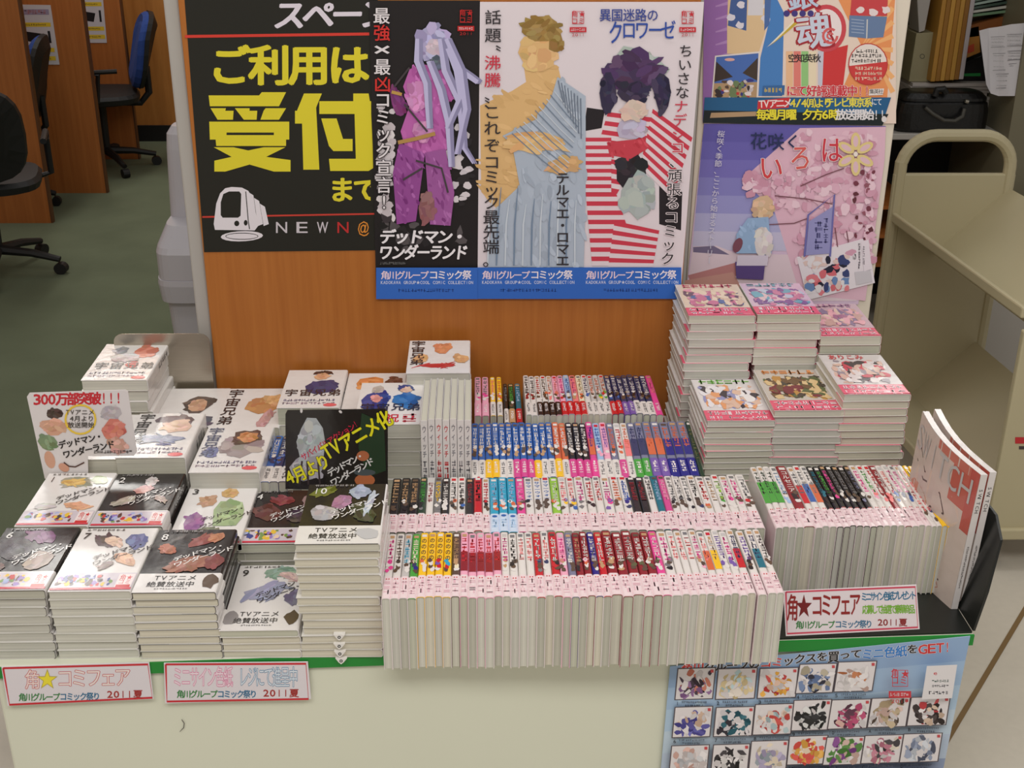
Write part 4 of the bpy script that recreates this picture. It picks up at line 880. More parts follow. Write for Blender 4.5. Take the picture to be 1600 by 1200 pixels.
    pr.text('にて好評連載中!!', 1228, 133, 18, (205, 55, 65), 17, bold=36, pitch=15.8, outline=((240, 225, 225), 80)); pr.poly([(1358, 139), (1381, 138), (1379, 148), (1357, 149)], (232, 225, 222)); pr.text('集英社', 1358, 139, 8, (50, 45, 45), 8, pitch=7, bold=10)
    pr.poly([(1098, 190), (1101, 152), (1392, 152), (1378, 194)], (40, 95, 140)); pr.poly([(1098, 192), (1100, 172), (1388, 178), (1378, 196)], (28, 38, 40))
    pr.poly([(1109, 184), (1111, 176), (1181, 174), (1183, 181)], (180, 150, 115))
    pr.poly([(1184, 157), (1234, 152), (1232, 168), (1183, 171)], (205, 55, 60)); pr.text('TVアニメ', 1185, 155, 15, (240, 225, 222), 15, pitch=11.5, bold=30, slope=-.05)
    pr.text('4/4㈪より', 1234, 153, 16, (235, 220, 80), 15, pitch=13, bold=34, outline=((30, 60, 90), 80)); pr.text('テレビ東京系', 1289, 152, 16, (235, 220, 80), 14, pitch=12, bold=34); pr.text('にて', 1361, 153, 12, (225, 225, 230), 9, pitch=8, bold=20)
    pr.text('毎週月曜 夕方6時', 1181, 170, 18, (235, 222, 60), 17.5, pitch=15.4, bold=38, outline=((25, 30, 40), 85)); pr.text('放送開始!!', 1305, 170, 18, (228, 225, 228), 17, pitch=14.6, bold=36)
    pr.ell(1381, 186, 4, 5, (225, 220, 220))
card('poster', [(1121, -22), (1400, -22), (1378, 197), (1100, 191)], YW-.003, 0, 'busy orange and blue poster with a swirling logo, upper one on the white stand', 'poster', (232, 212, 198), pw1, .001)
def pw2(pr):
    cols = [(98, 92, 170), (106, 100, 178), (118, 112, 186), (132, 130, 194), (150, 150, 204), (175, 175, 214), (196, 192, 218)]
    for k, c in enumerate(cols): pr.poly([(1100-k*2.6, 193+k*28), (1384-k*4, 197+k*28), (1380-k*4, 197+(k+1)*28+1), (1097-k*2.6, 193+(k+1)*28+1)], c)
    pr.poly([(1083, 385), (1120, 384), (1150, 396), (1340, 400), (1338, 470), (1070, 470)], (225, 205, 215)); pr.poly([(1083, 386), (1115, 384), (1140, 398), (1083, 394)], (120, 110, 140)); pr.poly([(1075, 430), (1150, 410), (1160, 430), (1078, 440)], (190, 130, 130)); pr.poly([(1070, 438), (1145, 425), (1170, 470), (1068, 470)], (200, 150, 140))
    PINK = [(222, 178, 198), (230, 192, 208), (212, 160, 182), (235, 205, 218), (205, 150, 172)]
    pr.poly([(1250, 200), (1384, 198), (1382, 250), (1352, 470), (1250, 460), (1210, 330), (1160, 280), (1205, 240)], (224, 184, 202))
    pr.blobs(1240, 198, 1375, 300, PINK, 110, 13); pr.blobs(1185, 270, 1362, 340, PINK, 90, 12); pr.blobs(1235, 330, 1350, 415, PINK, 60, 12); pr.blobs(1156, 262, 1240, 310, PINK, 40, 12)
    pr.blobs(1345, 250, 1374, 420, PINK, 30, 11); pr.blobs(1330, 260, 1368, 380, [(120, 60, 75), (100, 50, 60), (150, 90, 105)], 20, 6)
    for pts in ([(1210, 305), (1260, 310), (1300, 318)], [(1250, 290), (1290, 272), (1318, 262)], [(1200, 350), (1240, 348), (1262, 340)], [(1304, 355), (1308, 385)], [(1322, 360), (1325, 378)]): pr.line(pts, 1.5, (120, 75, 85))
    pr.daub(1192, 324, 22, 22, (215, 184, 150), 0, 20, .35, 18); pr.dpoly([(1168, 340), (1200, 338), (1205, 395), (1150, 395), (1150, 365)], (150, 180, 215), 30, 11); pr.daub(1192, 378, 16, 28, (222, 214, 214), 0, 14); pr.poly([(1148, 408), (1195, 408), (1192, 436), (1150, 434)], (92, 72, 130)); pr.poly([(1152, 398), (1200, 398), (1198, 414), (1150, 414)], (215, 205, 222)); pr.ell(1152, 382, 7, 12, (125, 75, 90), .4)
    pr.line([(1256, 400), (1262, 335), (1303, 303), (1296, 400)], 3, (110, 110, 175)); pr.poly([(1263, 345), (1300, 322), (1295, 395), (1258, 398)], (150, 150, 200)); pr.scrib(1272, 345, 12, 45, 5, (80, 80, 130)); pr.scrib(1286, 340, 7, 40, 5, (80, 80, 130))
    for i, ch in enumerate('花咲く'): pr.glyph(ch, 1171+i*27, 206+i*1.2, 27, 28, (40, 50, 90), 14)
    for i, (ch, x, y, w_, c) in enumerate([('い', 1184, 240, 40, (210, 70, 75)), ('ろ', 1232, 224, 36, (215, 95, 90)), ('は', 1280, 212, 38, (205, 60, 75))]): pr.glyph(ch, x, y, w_, 44, (235, 222, 225), 40); pr.glyph(ch, x, y, w_, 44, c, 12)
    for k in range(6):
        t = math.pi*k/3; cx, cy = 1336+17*math.sin(t), 240-20*math.cos(t); P = []
        pr.ell(cx, cy, 7.5, 14, (226, 205, 140), t); pr.ell(cx, cy, 4, 9, (225, 190, 200), t)
    pr.ell(1336, 240, 3.5, 4, (240, 230, 220))
    pr.text('桜咲く季節、ここから始まるストーリー', 1120, 203, 11, (215, 212, 228), 12, vert=True, bold=5, slope=.095, pitch=11.6)
card('poster', [(1100, 193), (1384, 197), (1341, 476), (1070, 476)], YW-.003, 0, 'pink cherry blossom and violet sky poster, lower one on the white stand', 'poster', (215, 190, 215), pw2, .001)
def pw3(pr):
    pr.blobs(1250, 396, 1330, 466, [(60, 70, 120), (225, 200, 195), (215, 110, 120), (110, 140, 190), (40, 40, 60), (225, 130, 140), (230, 225, 230)], 55, 11)
    pr.scrib(1341, 380, 3, 40, 10, (90, 85, 95)); pr.poly([(1335, 425), (1360, 422), (1363, 440), (1338, 445)], (205, 200, 208))
    pr.poly([(1345, 378), (1357, 374), (1362, 420), (1350, 424)], (232, 222, 232)); pr.scrib(1348, 384, 3, 30, 8, (90, 85, 95))
card('postcard', [(1245, 402), (1356, 371), (1367, 442), (1262, 469)], YW-.006, 0, 'small white leaflet with blue and coral artwork stuck over the blossom poster', 'leaflet', (232, 224, 232), pw3, .0008)

# ------------------------------------------------------------------ light blue poster on the cabinet front
def pf(pr):
    for k in range(8):
        c = [(150, 178, 214), (165, 192, 222), (180, 205, 228), (196, 214, 230), (190, 205, 225), (150, 165, 195), (165, 190, 205), (185, 205, 210)][k]
        y0 = [1040, 994]; f0 = k*34; f1 = (k+1)*34
        xa = lambda f_: 1047-f_*.088; xb = lambda f_: 1516-f_*.228
        pr.poly([(xa(f0), 1041+f0), (xb(f0), 994+f0*1.12), (xb(f1), 994+f1*1.12), (xa(f1), 1041+f1)], c)
    pr.blobs(1045, 1060, 1110, 1200, [(200, 220, 235), (185, 210, 230)], 10, 22); 
    txt = '角川グループのコミックスを買ってミニ色紙をGET!'; x = 1064; 
    for i, ch in enumerate(txt):
        big = ch in '買GET!ミニ色紙' and i > 7
        h = 13 if i < 12 else (16 if ch not in 'をって' else 12); wd = 17
        y = 1047-(x-1064)*.075-(18 if i > 9 else 6)*(0 if i > 9 else -.3)-max(0, (x-1180))*.01
        col = (215, 60, 60) if ch in 'GET!' or i in (0, 1, 7, 8) else (40, 40, 42)
        if 16 <= i <= 19: col = (60, 130, 205)
        adv = {'G': 15, 'E': 13, 'T': 13, '!': 10}.get(ch, 17.6)
        pr.glyph(ch, x, y-12, adv*1.08, h+3, (240, 235, 238), 75, -.07, None, .12, fit=ch in 'GET'); pr.glyph(ch, x, y-12, adv*1.08, h+3, col, 34, -.07, None, .12, fit=ch in 'GET'); x += adv
    cells = [(1060,1045,1117,1092),(1123,1045,1182,1091),(1188,1044,1246,1089),(1250,1037,1306,1081),(1310,1033,1368,1078),None,None,
             (1055,1103,1112,1149),(1119,1103,1177,1147),(1180,1098,1238,1144),(1240,1091,1297,1137),(1299,1090,1358,1134),(1361,1087,1419,1131),(1422,1085,1481,1128),
             (1049,1160,1106,1206),(1114,1158,1169,1204),(1173,1152,1229,1197),(1232,1144,1290,1187),(1290,1145,1347,1187),(1349,1142,1407,1184),(1409,1139,1467,1182),
             (1044,1217,1100,1262),(1108,1215,1163,1260),(1170,1210,1226,1254),(1229,1194,1284,1240),(1284,1197,1341,1241),(1342,1195,1399,1239),(1404,1191,1460,1236)]
    pals = [[(60,45,60),(150,110,160),(200,120,100)],[(225,205,160),(190,215,220),(235,225,215)],[(230,170,70),(225,190,170),(200,70,70)],[(110,130,170),(60,60,75),(190,180,160)],[(225,220,220),(200,170,160),(190,120,80)],0,0,
            [(80,75,150),(220,190,170),(100,100,180)],[(40,95,110),(225,220,225),(50,45,55)],[(200,75,70),(225,200,185),(180,200,205)],[(45,45,48),(215,215,215),(40,40,40)],[(190,80,120),(220,180,170),(90,50,70)],[(190,170,140),(90,75,65),(220,190,180)],[(60,50,50),(200,70,75),(215,190,170)],
            [(215,205,205),(220,180,170),(200,200,205)],[(35,32,35),(225,222,222),(60,55,60)],[(180,170,200),(225,210,190),(150,160,170)],[(225,170,80),(215,80,70),(235,215,190)],[(90,140,70),(130,70,140),(220,190,180)],[(200,130,150),(60,55,60),(215,205,190)],[(140,150,175),(80,85,105),(205,210,220)]]+[[(150,140,150),(200,170,150),(90,90,100)]]*7
    names = ['1', '2', '3', '4', '5', '', '', '6', '7', '8', '9', '10', 'A', 'B', '', '', '', '14', '15', 'C', 'D']+['']*7
    for i, c in enumerate(cells):
        if not c: continue
        x0, y0, x1, y1 = c; sk = -.03*(x1-x0); hs = -.1 if x0 < 1250 else -.16; dx = hs*(y1-y0)
        q = lambda u, v: (x0+(x1-x0)*u+dx*v, y0+(y1-y0)*v+sk*u)
        pr.poly([q(-.03, -.03), q(1.03, -.03), q(1.03, 1.03), q(-.03, 1.03)], (90, 80, 85)); pr.poly([q(0, 0), q(1, 0), q(1, 1), q(0, 1)], (232, 226, 228))
        pal = pals[i]
        for k in range(64):
            cx, cy = random.gauss(.5, .19), random.gauss(.58, .2); cx = min(.87, max(.13, cx)); cy = min(.87, max(.14, cy)); p_ = q(cx, cy); c_ = random.choice(pal+[pal[0], (226, 220, 222)]); d_ = random.uniform(-25, 25)
            pr.ell(p_[0], p_[1], random.uniform(2.5, 8.5), random.uniform(2, 6.5), tuple(min(255, max(0, v+d_)) for v in c_), random.uniform(0, 3), 8, .3)
        p_ = q(.02, 1.06)
        if names[i]: pr.text(names[i], p_[0], p_[1], 7, (40, 40, 45), 7, bold=20)
        pr.scrib(p_[0]+9, p_[1], 40, 3, 12, (90, 95, 110), False); pr.scrib(p_[0]+14, p_[1]+5, 28, 3, 8, (90, 95, 110), False)
        pr.rect(q(.88, .04)[0], q(.88, .04)[1], q(.97, .12)[0], q(.97, .14)[1], (205, 80, 85))
    stamp(pr, 1382, 1031, (205, 60, 70), 1.32)
    pr.poly([(1442, 1029), (1489, 1027), (1481, 1079), (1434, 1081)], (232, 228, 230))
    pr.text('e', 1452, 1036, 8, (200, 60, 70), 10, bold=20); pr.scrib(1450, 1050, 26, 4, 7, (60, 90, 80), False); pr.scrib(1450, 1058, 26, 4, 7, (60, 60, 70), False); pr.scrib(1445, 1068, 30, 5, 6, (60, 60, 70), False)
card('poster', [(1047, 1041), (1516, 994), (1516-53*1.2, 1235), (1047-.088*240, 1275)], FA-.0045, FB, 'light blue poster with a grid of small pictures on the cabinet front', 'poster', (185, 205, 226), pf, .001)
bp = [o for o in bpy.data.objects if o.get('label', '').startswith('light blue poster')][0]

# ================================================================== BACKGROUND LEFT
def zpx(p): return atZ(p[0], p[1], 0)
def chair(loc, rz, label, mirror=False):
    r = thing('office_chair', label, 'chair', loc, 'blue-backed office chairs', rz); r.scale = (.88, .88, .80)
    def ringz(cx, cy, cz, rx, ry, ax): 
        return [Vector((cx+rx*math.cos(t)*abs(math.cos(t))**-.3 if abs(math.cos(t)) > 1e-3 else cx, cy, cz+ry*math.sin(t)*(abs(math.sin(t))**-.3 if abs(math.sin(t)) > 1e-3 else 1))) for t in [2*math.pi*i/20 for i in range(20)]]
    # seat: rounded cushion
    def rr(z, s_): return [Vector((.23*s_*math.copysign(abs(math.cos(t))**.6, math.cos(t)), .22*s_*math.copysign(abs(math.sin(t))**.6, math.sin(t)), z)) for t in [2*math.pi*i/24 for i in range(24)]]
    MB().loft([rr(.425, .85), rr(.435, .97), rr(.465, 1), rr(.485, .93), rr(.49, .6)]).put('seat', M_CHBLK, r)
    def br(y, s_, k=0): return [Vector((.205*s_*math.copysign(abs(math.cos(t))**.7, math.cos(t)), y-.05*(1-math.sin(t))*0+.10*(math.sin(t)*.5+.5)**1.4+k*abs(math.cos(t))**2, .72+.22*s_*math.copysign(abs(math.sin(t))**.7, math.sin(t)))) for t in [2*math.pi*i/24 for i in range(24)]]
    MB().loft([br(.175, .75), br(.18, .95), br(.20, 1.0), br(.215, 1.0)]).put('backrest', M_BLUE, r)['label'] = 'blue upholstered pad'
    MB().loft([br(.2155, 1.03), br(.24, 1.0), br(.255, .7)]).put('back_shell', M_CHBLK, r)
    MB().tube([(0, .05, .41), (0, .22, .40), (0, .27, .46), (0, .27, .62)], .02, 8).put('back_support', M_CHBLK, r)
    MB().tube([(0, 0, .42), (0, 0, .12)], [.03, .024], 12).put('gas_column', M_CHBLK, r)
    for i in range(5):
        a_ = 2*math.pi*i/5+.3; l_ = MB().tube([(0, 0, .12), (.15*math.cos(a_), .15*math.sin(a_), .105), (.27*math.cos(a_), .27*math.sin(a_), .075)], [.026, .02, .015], 8).put('leg', M_CHBLK, r)
        c_ = Vector((.27*math.cos(a_), .27*math.sin(a_), .032)); t_ = Vector((-math.sin(a_), math.cos(a_), 0))*.018
        MB().tube([c_-t_, c_+t_], .028, 12).put('caster', M_CHBLK, l_)
    for sx in (-1, 1): MB().tube([(sx*.2, -.02, .45), (sx*.265, -.02, .47), (sx*.265, 0, .63), (sx*.26, -.1, .645), (sx*.26, .1, .645)], .014, 8).put('armrest', M_CHBLK, r)
    return r
# study carrel partitions, nearest first
M_EDGE = solid('dark_edge_banding', (92, 56, 28), .5)
def partition(label, rb, xleft, rt, th=.03, desk=True):
    f_ = zpx(rb); y = f_.y; xr_ = f_.x; top = 1.35
    r = thing('carrel_partition', label, 'partition', (xr_-.35, y, 0), 'orange wood carrel partitions'); L0 = r.location.copy()
    MB().box((xleft, y, .0), (xr_, y+th, top)).put('panel', M_WOOD2, r, L0)
    MB().box((xr_+.0005, y, 0), (xr_+.008, y+th, top)).put('edge_band', M_EDGE, r, L0)
    return y, xr_
y1, x1p = partition('nearest orange wood carrel partition at the left edge of the picture', (80, 350), -3.4, 0)
y2, x2p = partition('second orange wood carrel partition, the one with the left notice', (166, 303), -3.8, 0)
y3, x3p = partition('third orange wood carrel partition in front of the far wall', (216, 250), -4.2, 0)
print('part', y1, x1p, y2, x2p, y3, x3p, 'wall', yw)
for k, (yy, xx, yprev, lab) in enumerate([(y2, x2p, y1, 'second'), (y3, x3p, y2, 'third')]):
    D = thing('carrel_desk', f"wooden desk shelf in front of the {lab} carrel partition", 'desk', (xx-.8, yy-.3, 0)); L0 = D.location.copy()
    MB().box((xx-1.5, yy-.26, .66), (xx-.72, yy-.002, .685)).put('desktop', M_WOOD2, D, L0, bevel=.003)
    MB().box((xx-1.38, yy-.05, 0), (xx-1.33, yy-.01, .66)).put('leg', M_WOOD2, D, L0); MB().box((xx-.80, yy-.05, 0), (xx-.76, yy-.01, .66)).put('leg', M_CHBLK, D, L0)
def notice(quad, y, label):
    def dr(pr):
        x0, y0 = quad[0]; x1_, _ = quad[1]; y1_ = quad[3][1]; w_ = x1_-x0; h = y1_-y0
        def q(u, v): return (x0+w_*u+(quad[3][0]-x0)*v, y0+h*v)
        def rc(u0, v0, u1, v1, c): pr.poly([q(u0, v1), q(u1, v1), q(u1, v0), q(u0, v0)], c)
        rc(.1, .08, .92, .17, (150, 140, 165)); pr.scrib(q(.15, .09)[0], q(.15, .09)[1], w_*.7, h*.07, 9, (170, 110, 110), False)
        for v in (.3, .62+.1, .86): rc(.08, v, .92, v+.07, (222, 190, 50)); pr.scrib(q(.1, v+.02)[0], q(.1, v+.02)[1], w_*.7, h*.03, 14, (90, 80, 50), False)
        pr.poly([q(.08, .44), q(.68, .49), q(.6, .64), q(.08, .60)], (30, 28, 30)); rc(.8, .44, .87, .64, (30, 30, 34))
    card('notice', quad, y-.002, 0, label, 'notice', (200, 196, 200), dr, .001)
notice([(24, 7), (79, 8), (93, 101), (38, 101)], y2, 'white notice with yellow highlighted lines, left of the two')
notice([(112, -24), (159, -24), (167, 67), (122, 67)], y3, 'white notice with yellow highlighted lines, right of the two')
c3 = zpx((212, 262)); chair((c3.x-.13, c3.y-.02, 0), math.radians(-72), 'blue-backed office chair nearest the far wall')
c2 = zpx((92, 330)); ch2 = chair((x1p-.25, (y1+y2)/2+.015, 0), math.radians(-84), 'blue-backed office chair between the first and second partitions'); ch2.scale = (.72, .72, .80)
c1 = zpx((0, 410)); chair((c1.x+.05, c1.y-.13, 0), math.radians(-165), 'blue-backed office chair cut off by the left edge of the picture')

# waste bin with swing lid, behind the left end of the board
yb_ = 1.55
bc = atY(285, 520, yb_); bx = atY(283, 400, yb_).x+.04
def rrect(cx, cy, z, rx, ry, p=.45): return [Vector((cx+rx*math.copysign(abs(math.cos(t))**p, math.cos(t)), cy+ry*math.copysign(abs(math.sin(t))**p, math.sin(t)), z)) for t in [2*math.pi*i/28 for i in range(28)]]
def zat(py): return atY(270, py, yb_).z
k_ = atY(300, 400, yb_).x-atY(299, 400, yb_).x
cxb = atY(292, 400, yb_).x; print('bin', cxb, zat(520), zat(360), zat(220), k_)
bn = thing('waste_bin', 'pale grey plastic waste bin with a tall lid behind the wood board', 'bin', (cxb, yb_+.1, 0)); L0 = bn.location.copy(); cy_ = yb_+.1
MB().loft([rrect(cxb, cy_, 0.004, 30*k_, .09), rrect(cxb, cy_, zat(462), 43*k_, .12)]).put('body', M_BIN, bn, L0)
MB().loft([rrect(cxb, cy_, zat(466), 49*k_, .14), rrect(cxb, cy_, zat(440), 52*k_, .145), rrect(cxb, cy_, zat(432), 51*k_, .143), rrect(cxb, cy_, zat(430), 46*k_, .13)]).put('rim', M_BIN, bn, L0)
MB().loft([rrect(cxb, cy_, zat(431), 50*k_, .14), rrect(cxb, cy_, zat(392), 50*k_, .14), rrect(cxb, cy_, zat(384), 48*k_, .13), rrect(cxb+2*k_, cy_+.02, zat(357), 38*k_, .10)]).put('lid', M_BIN, bn, L0)
MB().loft([rrect(cxb+4*k_, cy_+.05, zat(360), 42*k_, .05), rrect(cxb+4*k_, cy_+.05, zat(250), 37*k_, .045), rrect(cxb+4*k_, cy_+.05, zat(226), 35*k_, .04), rrect(cxb+4*k_, cy_+.05, zat(214), 27*k_, .03)]).put('flap', M_BIN, bn, L0)

# ================================================================== BACKGROUND RIGHT : book cart
yf_ = 1.60; LN = atZ(1603, 483, atY(1398, 334, 1.60).z); yn_ = LN.y; DX = LN.x-atY(1398, 334, 1.60).x
cart = thing('book_cart', 'cream steel book cart with sloping shelves and a loop handle at the right', 'book cart', (1.3, 1.2, 0)); L0 = cart.location.copy()
XA = (atY(1398, 300, yf_).x+atY(1364, 500, yf_).x)/2; XZ = atY(1585, 290, yf_).x
zh = atY(1480, 203, yf_).z; zp = atY(1480, 272, yf_).z; rt = .016
print('cart', XA, XZ, zh, zp, atY(1535, 835, yn_), atY(1600, 530, yn_))
def end_panel(y, nm):
    MB().box((XA, y, .10), (XZ, y+.018, zp)).put('end_panel', M_CREAM, cart, L0, bevel=.004)
    R2 = .085; pts = [(XA+rt, y+.009, .10), (XA+rt, y+.009, zh-R2)]
    pts += [(XA+rt+R2-R2*math.cos(t), y+.009, zh-rt-R2+R2*math.sin(t)) for t in [i*math.pi/16 for i in range(1, 9)]]
    pts += [(XZ-rt-R2+R2*math.sin(t), y+.009, zh-rt-R2+R2*math.cos(t)) for t in [i*math.pi/16 for i in range(0, 9)]]
    pts += [(XZ-rt, y+.009, .10)]
    MB().tube(pts, rt, 10).put('loop_handle', M_CREAM, cart, L0)
end_panel(yf_, 0)
# near end panel : seen at the lower right
MB().box((LN.x-.004, yn_-.02, .10), (XZ+DX, yn_-.002, .60)).put('end_panel', M_CREAM, cart, L0, bevel=.004)
MB().box((LN.x-.008, yn_-.03, .092), (XZ+DX+.004, yn_-.0005, .12)).put('bottom_rim', M_CREAM, cart, L0, bevel=.004)
def vshelf(pl_, pv, pr_, nm, ll=.02):
    """V-section sheet between the end panels: left lip, valley, right ridge (pixel points on the far panel)"""
    A_, V_, R_2 = [atY(*p, yf_) for p in (pl_, pv, pr_)]; t_ = Vector((0, 0, -.012)); pts = [A_, V_, R_2, R_2+t_, V_+t_, A_+t_]
    MB().prism(pts, (DX, yn_-yf_+.001, 0)).put(nm, M_CREAM, cart, L0)
    return A_, V_, R_2
A_, V_, R2_ = vshelf((1398, 334), (1462, 392), (1577, 294), 'shelf')
MB().prism([(A_.x-.008, yf_-.001, A_.z-.022), (A_.x+.004, yf_-.001, A_.z-.022), (A_.x+.004, yf_-.001, A_.z+.004), (A_.x-.008, yf_-.001, A_.z+.004)], (DX, yn_-yf_+.001, 0)).put('shelf_lip', M_CREAM, cart, L0, bevel=.004)
A2, V2, R3 = vshelf((1352, 612), (1424, 616), (1524, 534), 'shelf')
MB().prism([(A2.x-.008, yf_-.001, A2.z-.022), (A2.x+.004, yf_-.001, A2.z-.022), (A2.x+.004, yf_-.001, A2.z+.004), (A2.x-.008, yf_-.001, A2.z+.004)], (DX, yn_-yf_+.001, 0)).put('shelf_lip', M_CREAM, cart, L0, bevel=.004)
for sx, yy in ((XA+.03, yf_-.03), (XZ-.03, yf_-.03), (LN.x+.03, yn_+.03), (XZ+DX-.03, yn_+.03)):
    if 1:
        MB().tube([(sx, yy, .10), (sx, yy, .045)], .01, 8).put('caster_stem', M_CHBLK, cart, L0)
        MB().tube([(sx-.012, yy, .03), (sx+.012, yy, .03)], .03, 14).put('caster', M_CHBLK, cart, L0)
def redlab(pr): pr.rect(1586, 683, 1604, 693, (190, 45, 50)); pr.rect(1592, 697, 1604, 702, (70, 60, 60))
pr = Print(planeY(yn_-.02)); redlab(pr); pr.put('red_label', M_PAPER, cart, L0)
gc = thing('steel_cabinet', 'pale grey steel cabinet seen through the right side of the book cart', 'cabinet', (2.1, 2.0, 0)); Lg = gc.location.copy()
gx = atY(1497, 560, 1.80).x
MB().box((gx, 1.80, .02), (gx+.7, 2.2, .52)).put('body', M_GREY, gc, Lg, bevel=.003); MB().box((gx+.02, 1.84, 0), (gx+.68, 2.16, .0195)).put('plinth', M_CHBLK, gc, Lg)
# folded papers sticking up from the lower shelf
pp = thing('paper_wad', 'fanned white papers poking up beside the cart shelf', 'papers', atY(1480, 700, .62)); L0p = pp.location.copy()
for k in range(7):
    a_ = atY(1452+k*8, 643+abs(k-2)*2.2, .60); b_ = atY(1462+k*9, 720, .60)
    MB().prism([a_, b_, b_+Vector((.009, 0, 0)), a_+Vector((.008, 0, 0))], (0, .05, 0)).put('sheet', M_PAPER, pp, L0p, (206-4*k, 198-4*k, 192-4*k)) if False else None
bpy.data.objects.remove(pp)

# shelf with office clutter behind the cart
YS = 2.35
def ss(px, py, y=YS): return atY(px, py, y)
zs = ss(1480, 209).z
sh = thing('storage_shelf', 'grey metal storage shelf behind the book cart', 'shelf', (ss(1490, 209).x, YS+.2, 0)); L0 = sh.location.copy()
xs0, xs1 = ss(1370, 209).x, ss(1566, 209).x
MB().box((xs0, YS, zs-.02), (xs1, YS+.45, zs)).put('shelf_board', M_GREY, sh, L0, bevel=.003)
MB().box((xs0, YS+.4, 0), (xs1, YS+.43, zs-.021)).put('back_panel', M_CHBLK, sh, L0)
MB().box((xs1, YS-.05, 0), (xs1+.6, YS+.5, 1.7)).put('side_panel', solid('olive_grey_metal', (120, 114, 92), .5, .04), sh, L0)
MB().box((xs0-.02, YS+.01, 0), (xs0-.001, YS+.44, 1.6)).put('side_upright', M_CREAM, sh, L0)
MB().box((xs0, YS+.46, zs), (xs1, YS+.48, 1.7)).put('rear_board', solid('dark_shelf_back', (60, 52, 40), .6, .1), sh, L0)
for k in range(3):
    z_ = ss(1390, 330+k*45).z
    MB().box((xs0+.001, YS+.02, z_), (xs0+.17, YS+.38, z_+.012)).put('lower_shelf_board', M_WOOD2, sh, L0)
# papers lying on shelf
z_ = zs
for k, (p0, p1, py0, col, lab) in enumerate([(1415, 1566, 204, (190, 184, 176), 'lower white paper bundle on the storage shelf behind the black bag'), (1430, 1562, 168, (196, 188, 180), 'middle white paper bundle behind the black bag'), (1425, 1555, 146, (186, 178, 172), 'upper white paper bundle behind the black bag')]):
    x0_, x1_ = ss(p0, 160, YS+.1).x, ss(p1, 160, YS+.1).x; h_ = .045
    t_ = thing('paper_bundle', lab, 'papers', ((x0_+x1_)/2, YS+.25, z_), 'paper bundles on the shelf')
    mb = MB(); 
    for j in range(4): mb.box((x0_+random.uniform(0, .012), YS+.14+random.uniform(0, .01), z_+j*h_/4), (x1_-random.uniform(0, .012), YS+.38, z_+(j+1)*h_/4-.0012))
    mb.put('sheets', M_PLAIN, t_, t_.location.copy(), col); z_ += h_
ztop = z_
# black bag
bg = thing('briefcase', 'black leather briefcase lying on the storage shelf above the cart handle', 'bag', (ss(1480, 200).x, YS+.07, zs)); L0 = bg.location.copy()
bx0, bx1 = ss(1405, 180).x, ss(1551, 180).x; zb = ss(1470, 146).z
def brr(z, s_, sy=1): cx = (bx0+bx1)/2; return [Vector((cx+(bx1-bx0)/2*s_*math.copysign(abs(math.cos(t))**.4, math.cos(t)), YS+.065+.062*sy*math.copysign(abs(math.sin(t))**.5, math.sin(t)), z)) for t in [2*math.pi*i/28 for i in range(28)]]
hz = zb-zs
MB().loft([brr(zs+.001, .95, .8), brr(zs+.012, 1.0), brr(zs+hz*.5, 1.0), brr(zs+hz*.72, .96), brr(zs+hz*.78, .9, .9)]).put('body', M_LEATHER, bg, L0)
MB().loft([brr(zs+hz*.785, .93, .96), brr(zs+hz*.85, .93, .95), brr(zs+hz*.97, .82, .8), brr(zs+hz, .7, .6)]).put('flap', M_LEATHER, bg, L0)
hx = ss(1478, 170).x; MB().tube([ss(1446, 168, YS-.008), ss(1458, 178, YS-.014), ss(1475, 188, YS-.018), ss(1492, 189, YS-.018), ss(1504, 182, YS-.014), ss(1507, 170, YS-.008)], .006, 8).put('handle', solid('worn_leather', (70, 68, 62), .5), bg, L0)
MB().tube([ss(1461, 150, YS+.0), ss(1464, 140, YS), ss(1474, 139, YS), ss(1478, 146, YS)], .011, 8).put('clasp', M_CHBLK, bg, L0)
MB().tube([ss(1508, 158, YS-.002), ss(1513, 159, YS-.002)], .006, 8).put('buckle', M_STEEL, bg, L0)
# box file, envelopes, cardboard box with plastic
def stand(name, label, cat, quad, y, dep, col, mat=M_PLAIN, part='body', group=None):
    P = [atY(*q_, y) for q_ in quad]; lo = min(p.z for p in P); r = thing(name, label, cat, (sum(p.x for p in P)/4, y+dep/2, lo), group)
    MB().prism(P, (0, dep, 0)).put(part, mat, r, r.location.copy(), col, bevel=.002); return r
zq = ztop
def qz(px, z, y):   # pixel row of height z at plane y near column px
    lo, hi = -600, 600
    for _ in range(40):
        mid = (lo+hi)/2
        if atY(px, mid, y).z > z: lo = mid
        else: hi = mid
    return mid
yq = YS+.16; yb0 = qz(1460, zq, yq)
print('shelf', zs, zq, yb0)
fb = stand('file_box', 'beige box file standing behind the black briefcase', 'box file', [(1432, 52), (1470, 50), (1456, yb0), (1420, yb0)], yq, .18, (150, 142, 110)); 
pr = Print(planeY(yq)); pr.ring(1441, 88, 4, 4, 1.2, (90, 85, 70)); pr.put('finger_hole', M_PLAIN, fb, fb.location.copy())
stand('file_box', 'pale tilted folder above the beige box file', 'folder', [(1432, -20), (1458, -20), (1445, 48), (1436, 51)], yq, .1, (170, 165, 160))
for k in range(7):
    x = 1460+k*7.4; c = [(176, 128, 52), (150, 104, 40), (190, 142, 62), (160, 112, 44), (182, 136, 60), (140, 96, 40), (176, 168, 170)][k]
    stand('envelope', f"brown paper envelope standing on edge, {ordn(k+1)} from the left of the bundle" if k < 6 else 'grey folder at the right of the brown envelope bundle', 'envelope' if k < 6 else 'folder', [(x+17, -30), (x+24, -30), (x+1, yb0-.6*k), (x-6, yb0-.6*k)], yq-.04, .2, c, group='brown envelopes on the storage shelf' if k < 6 else None)
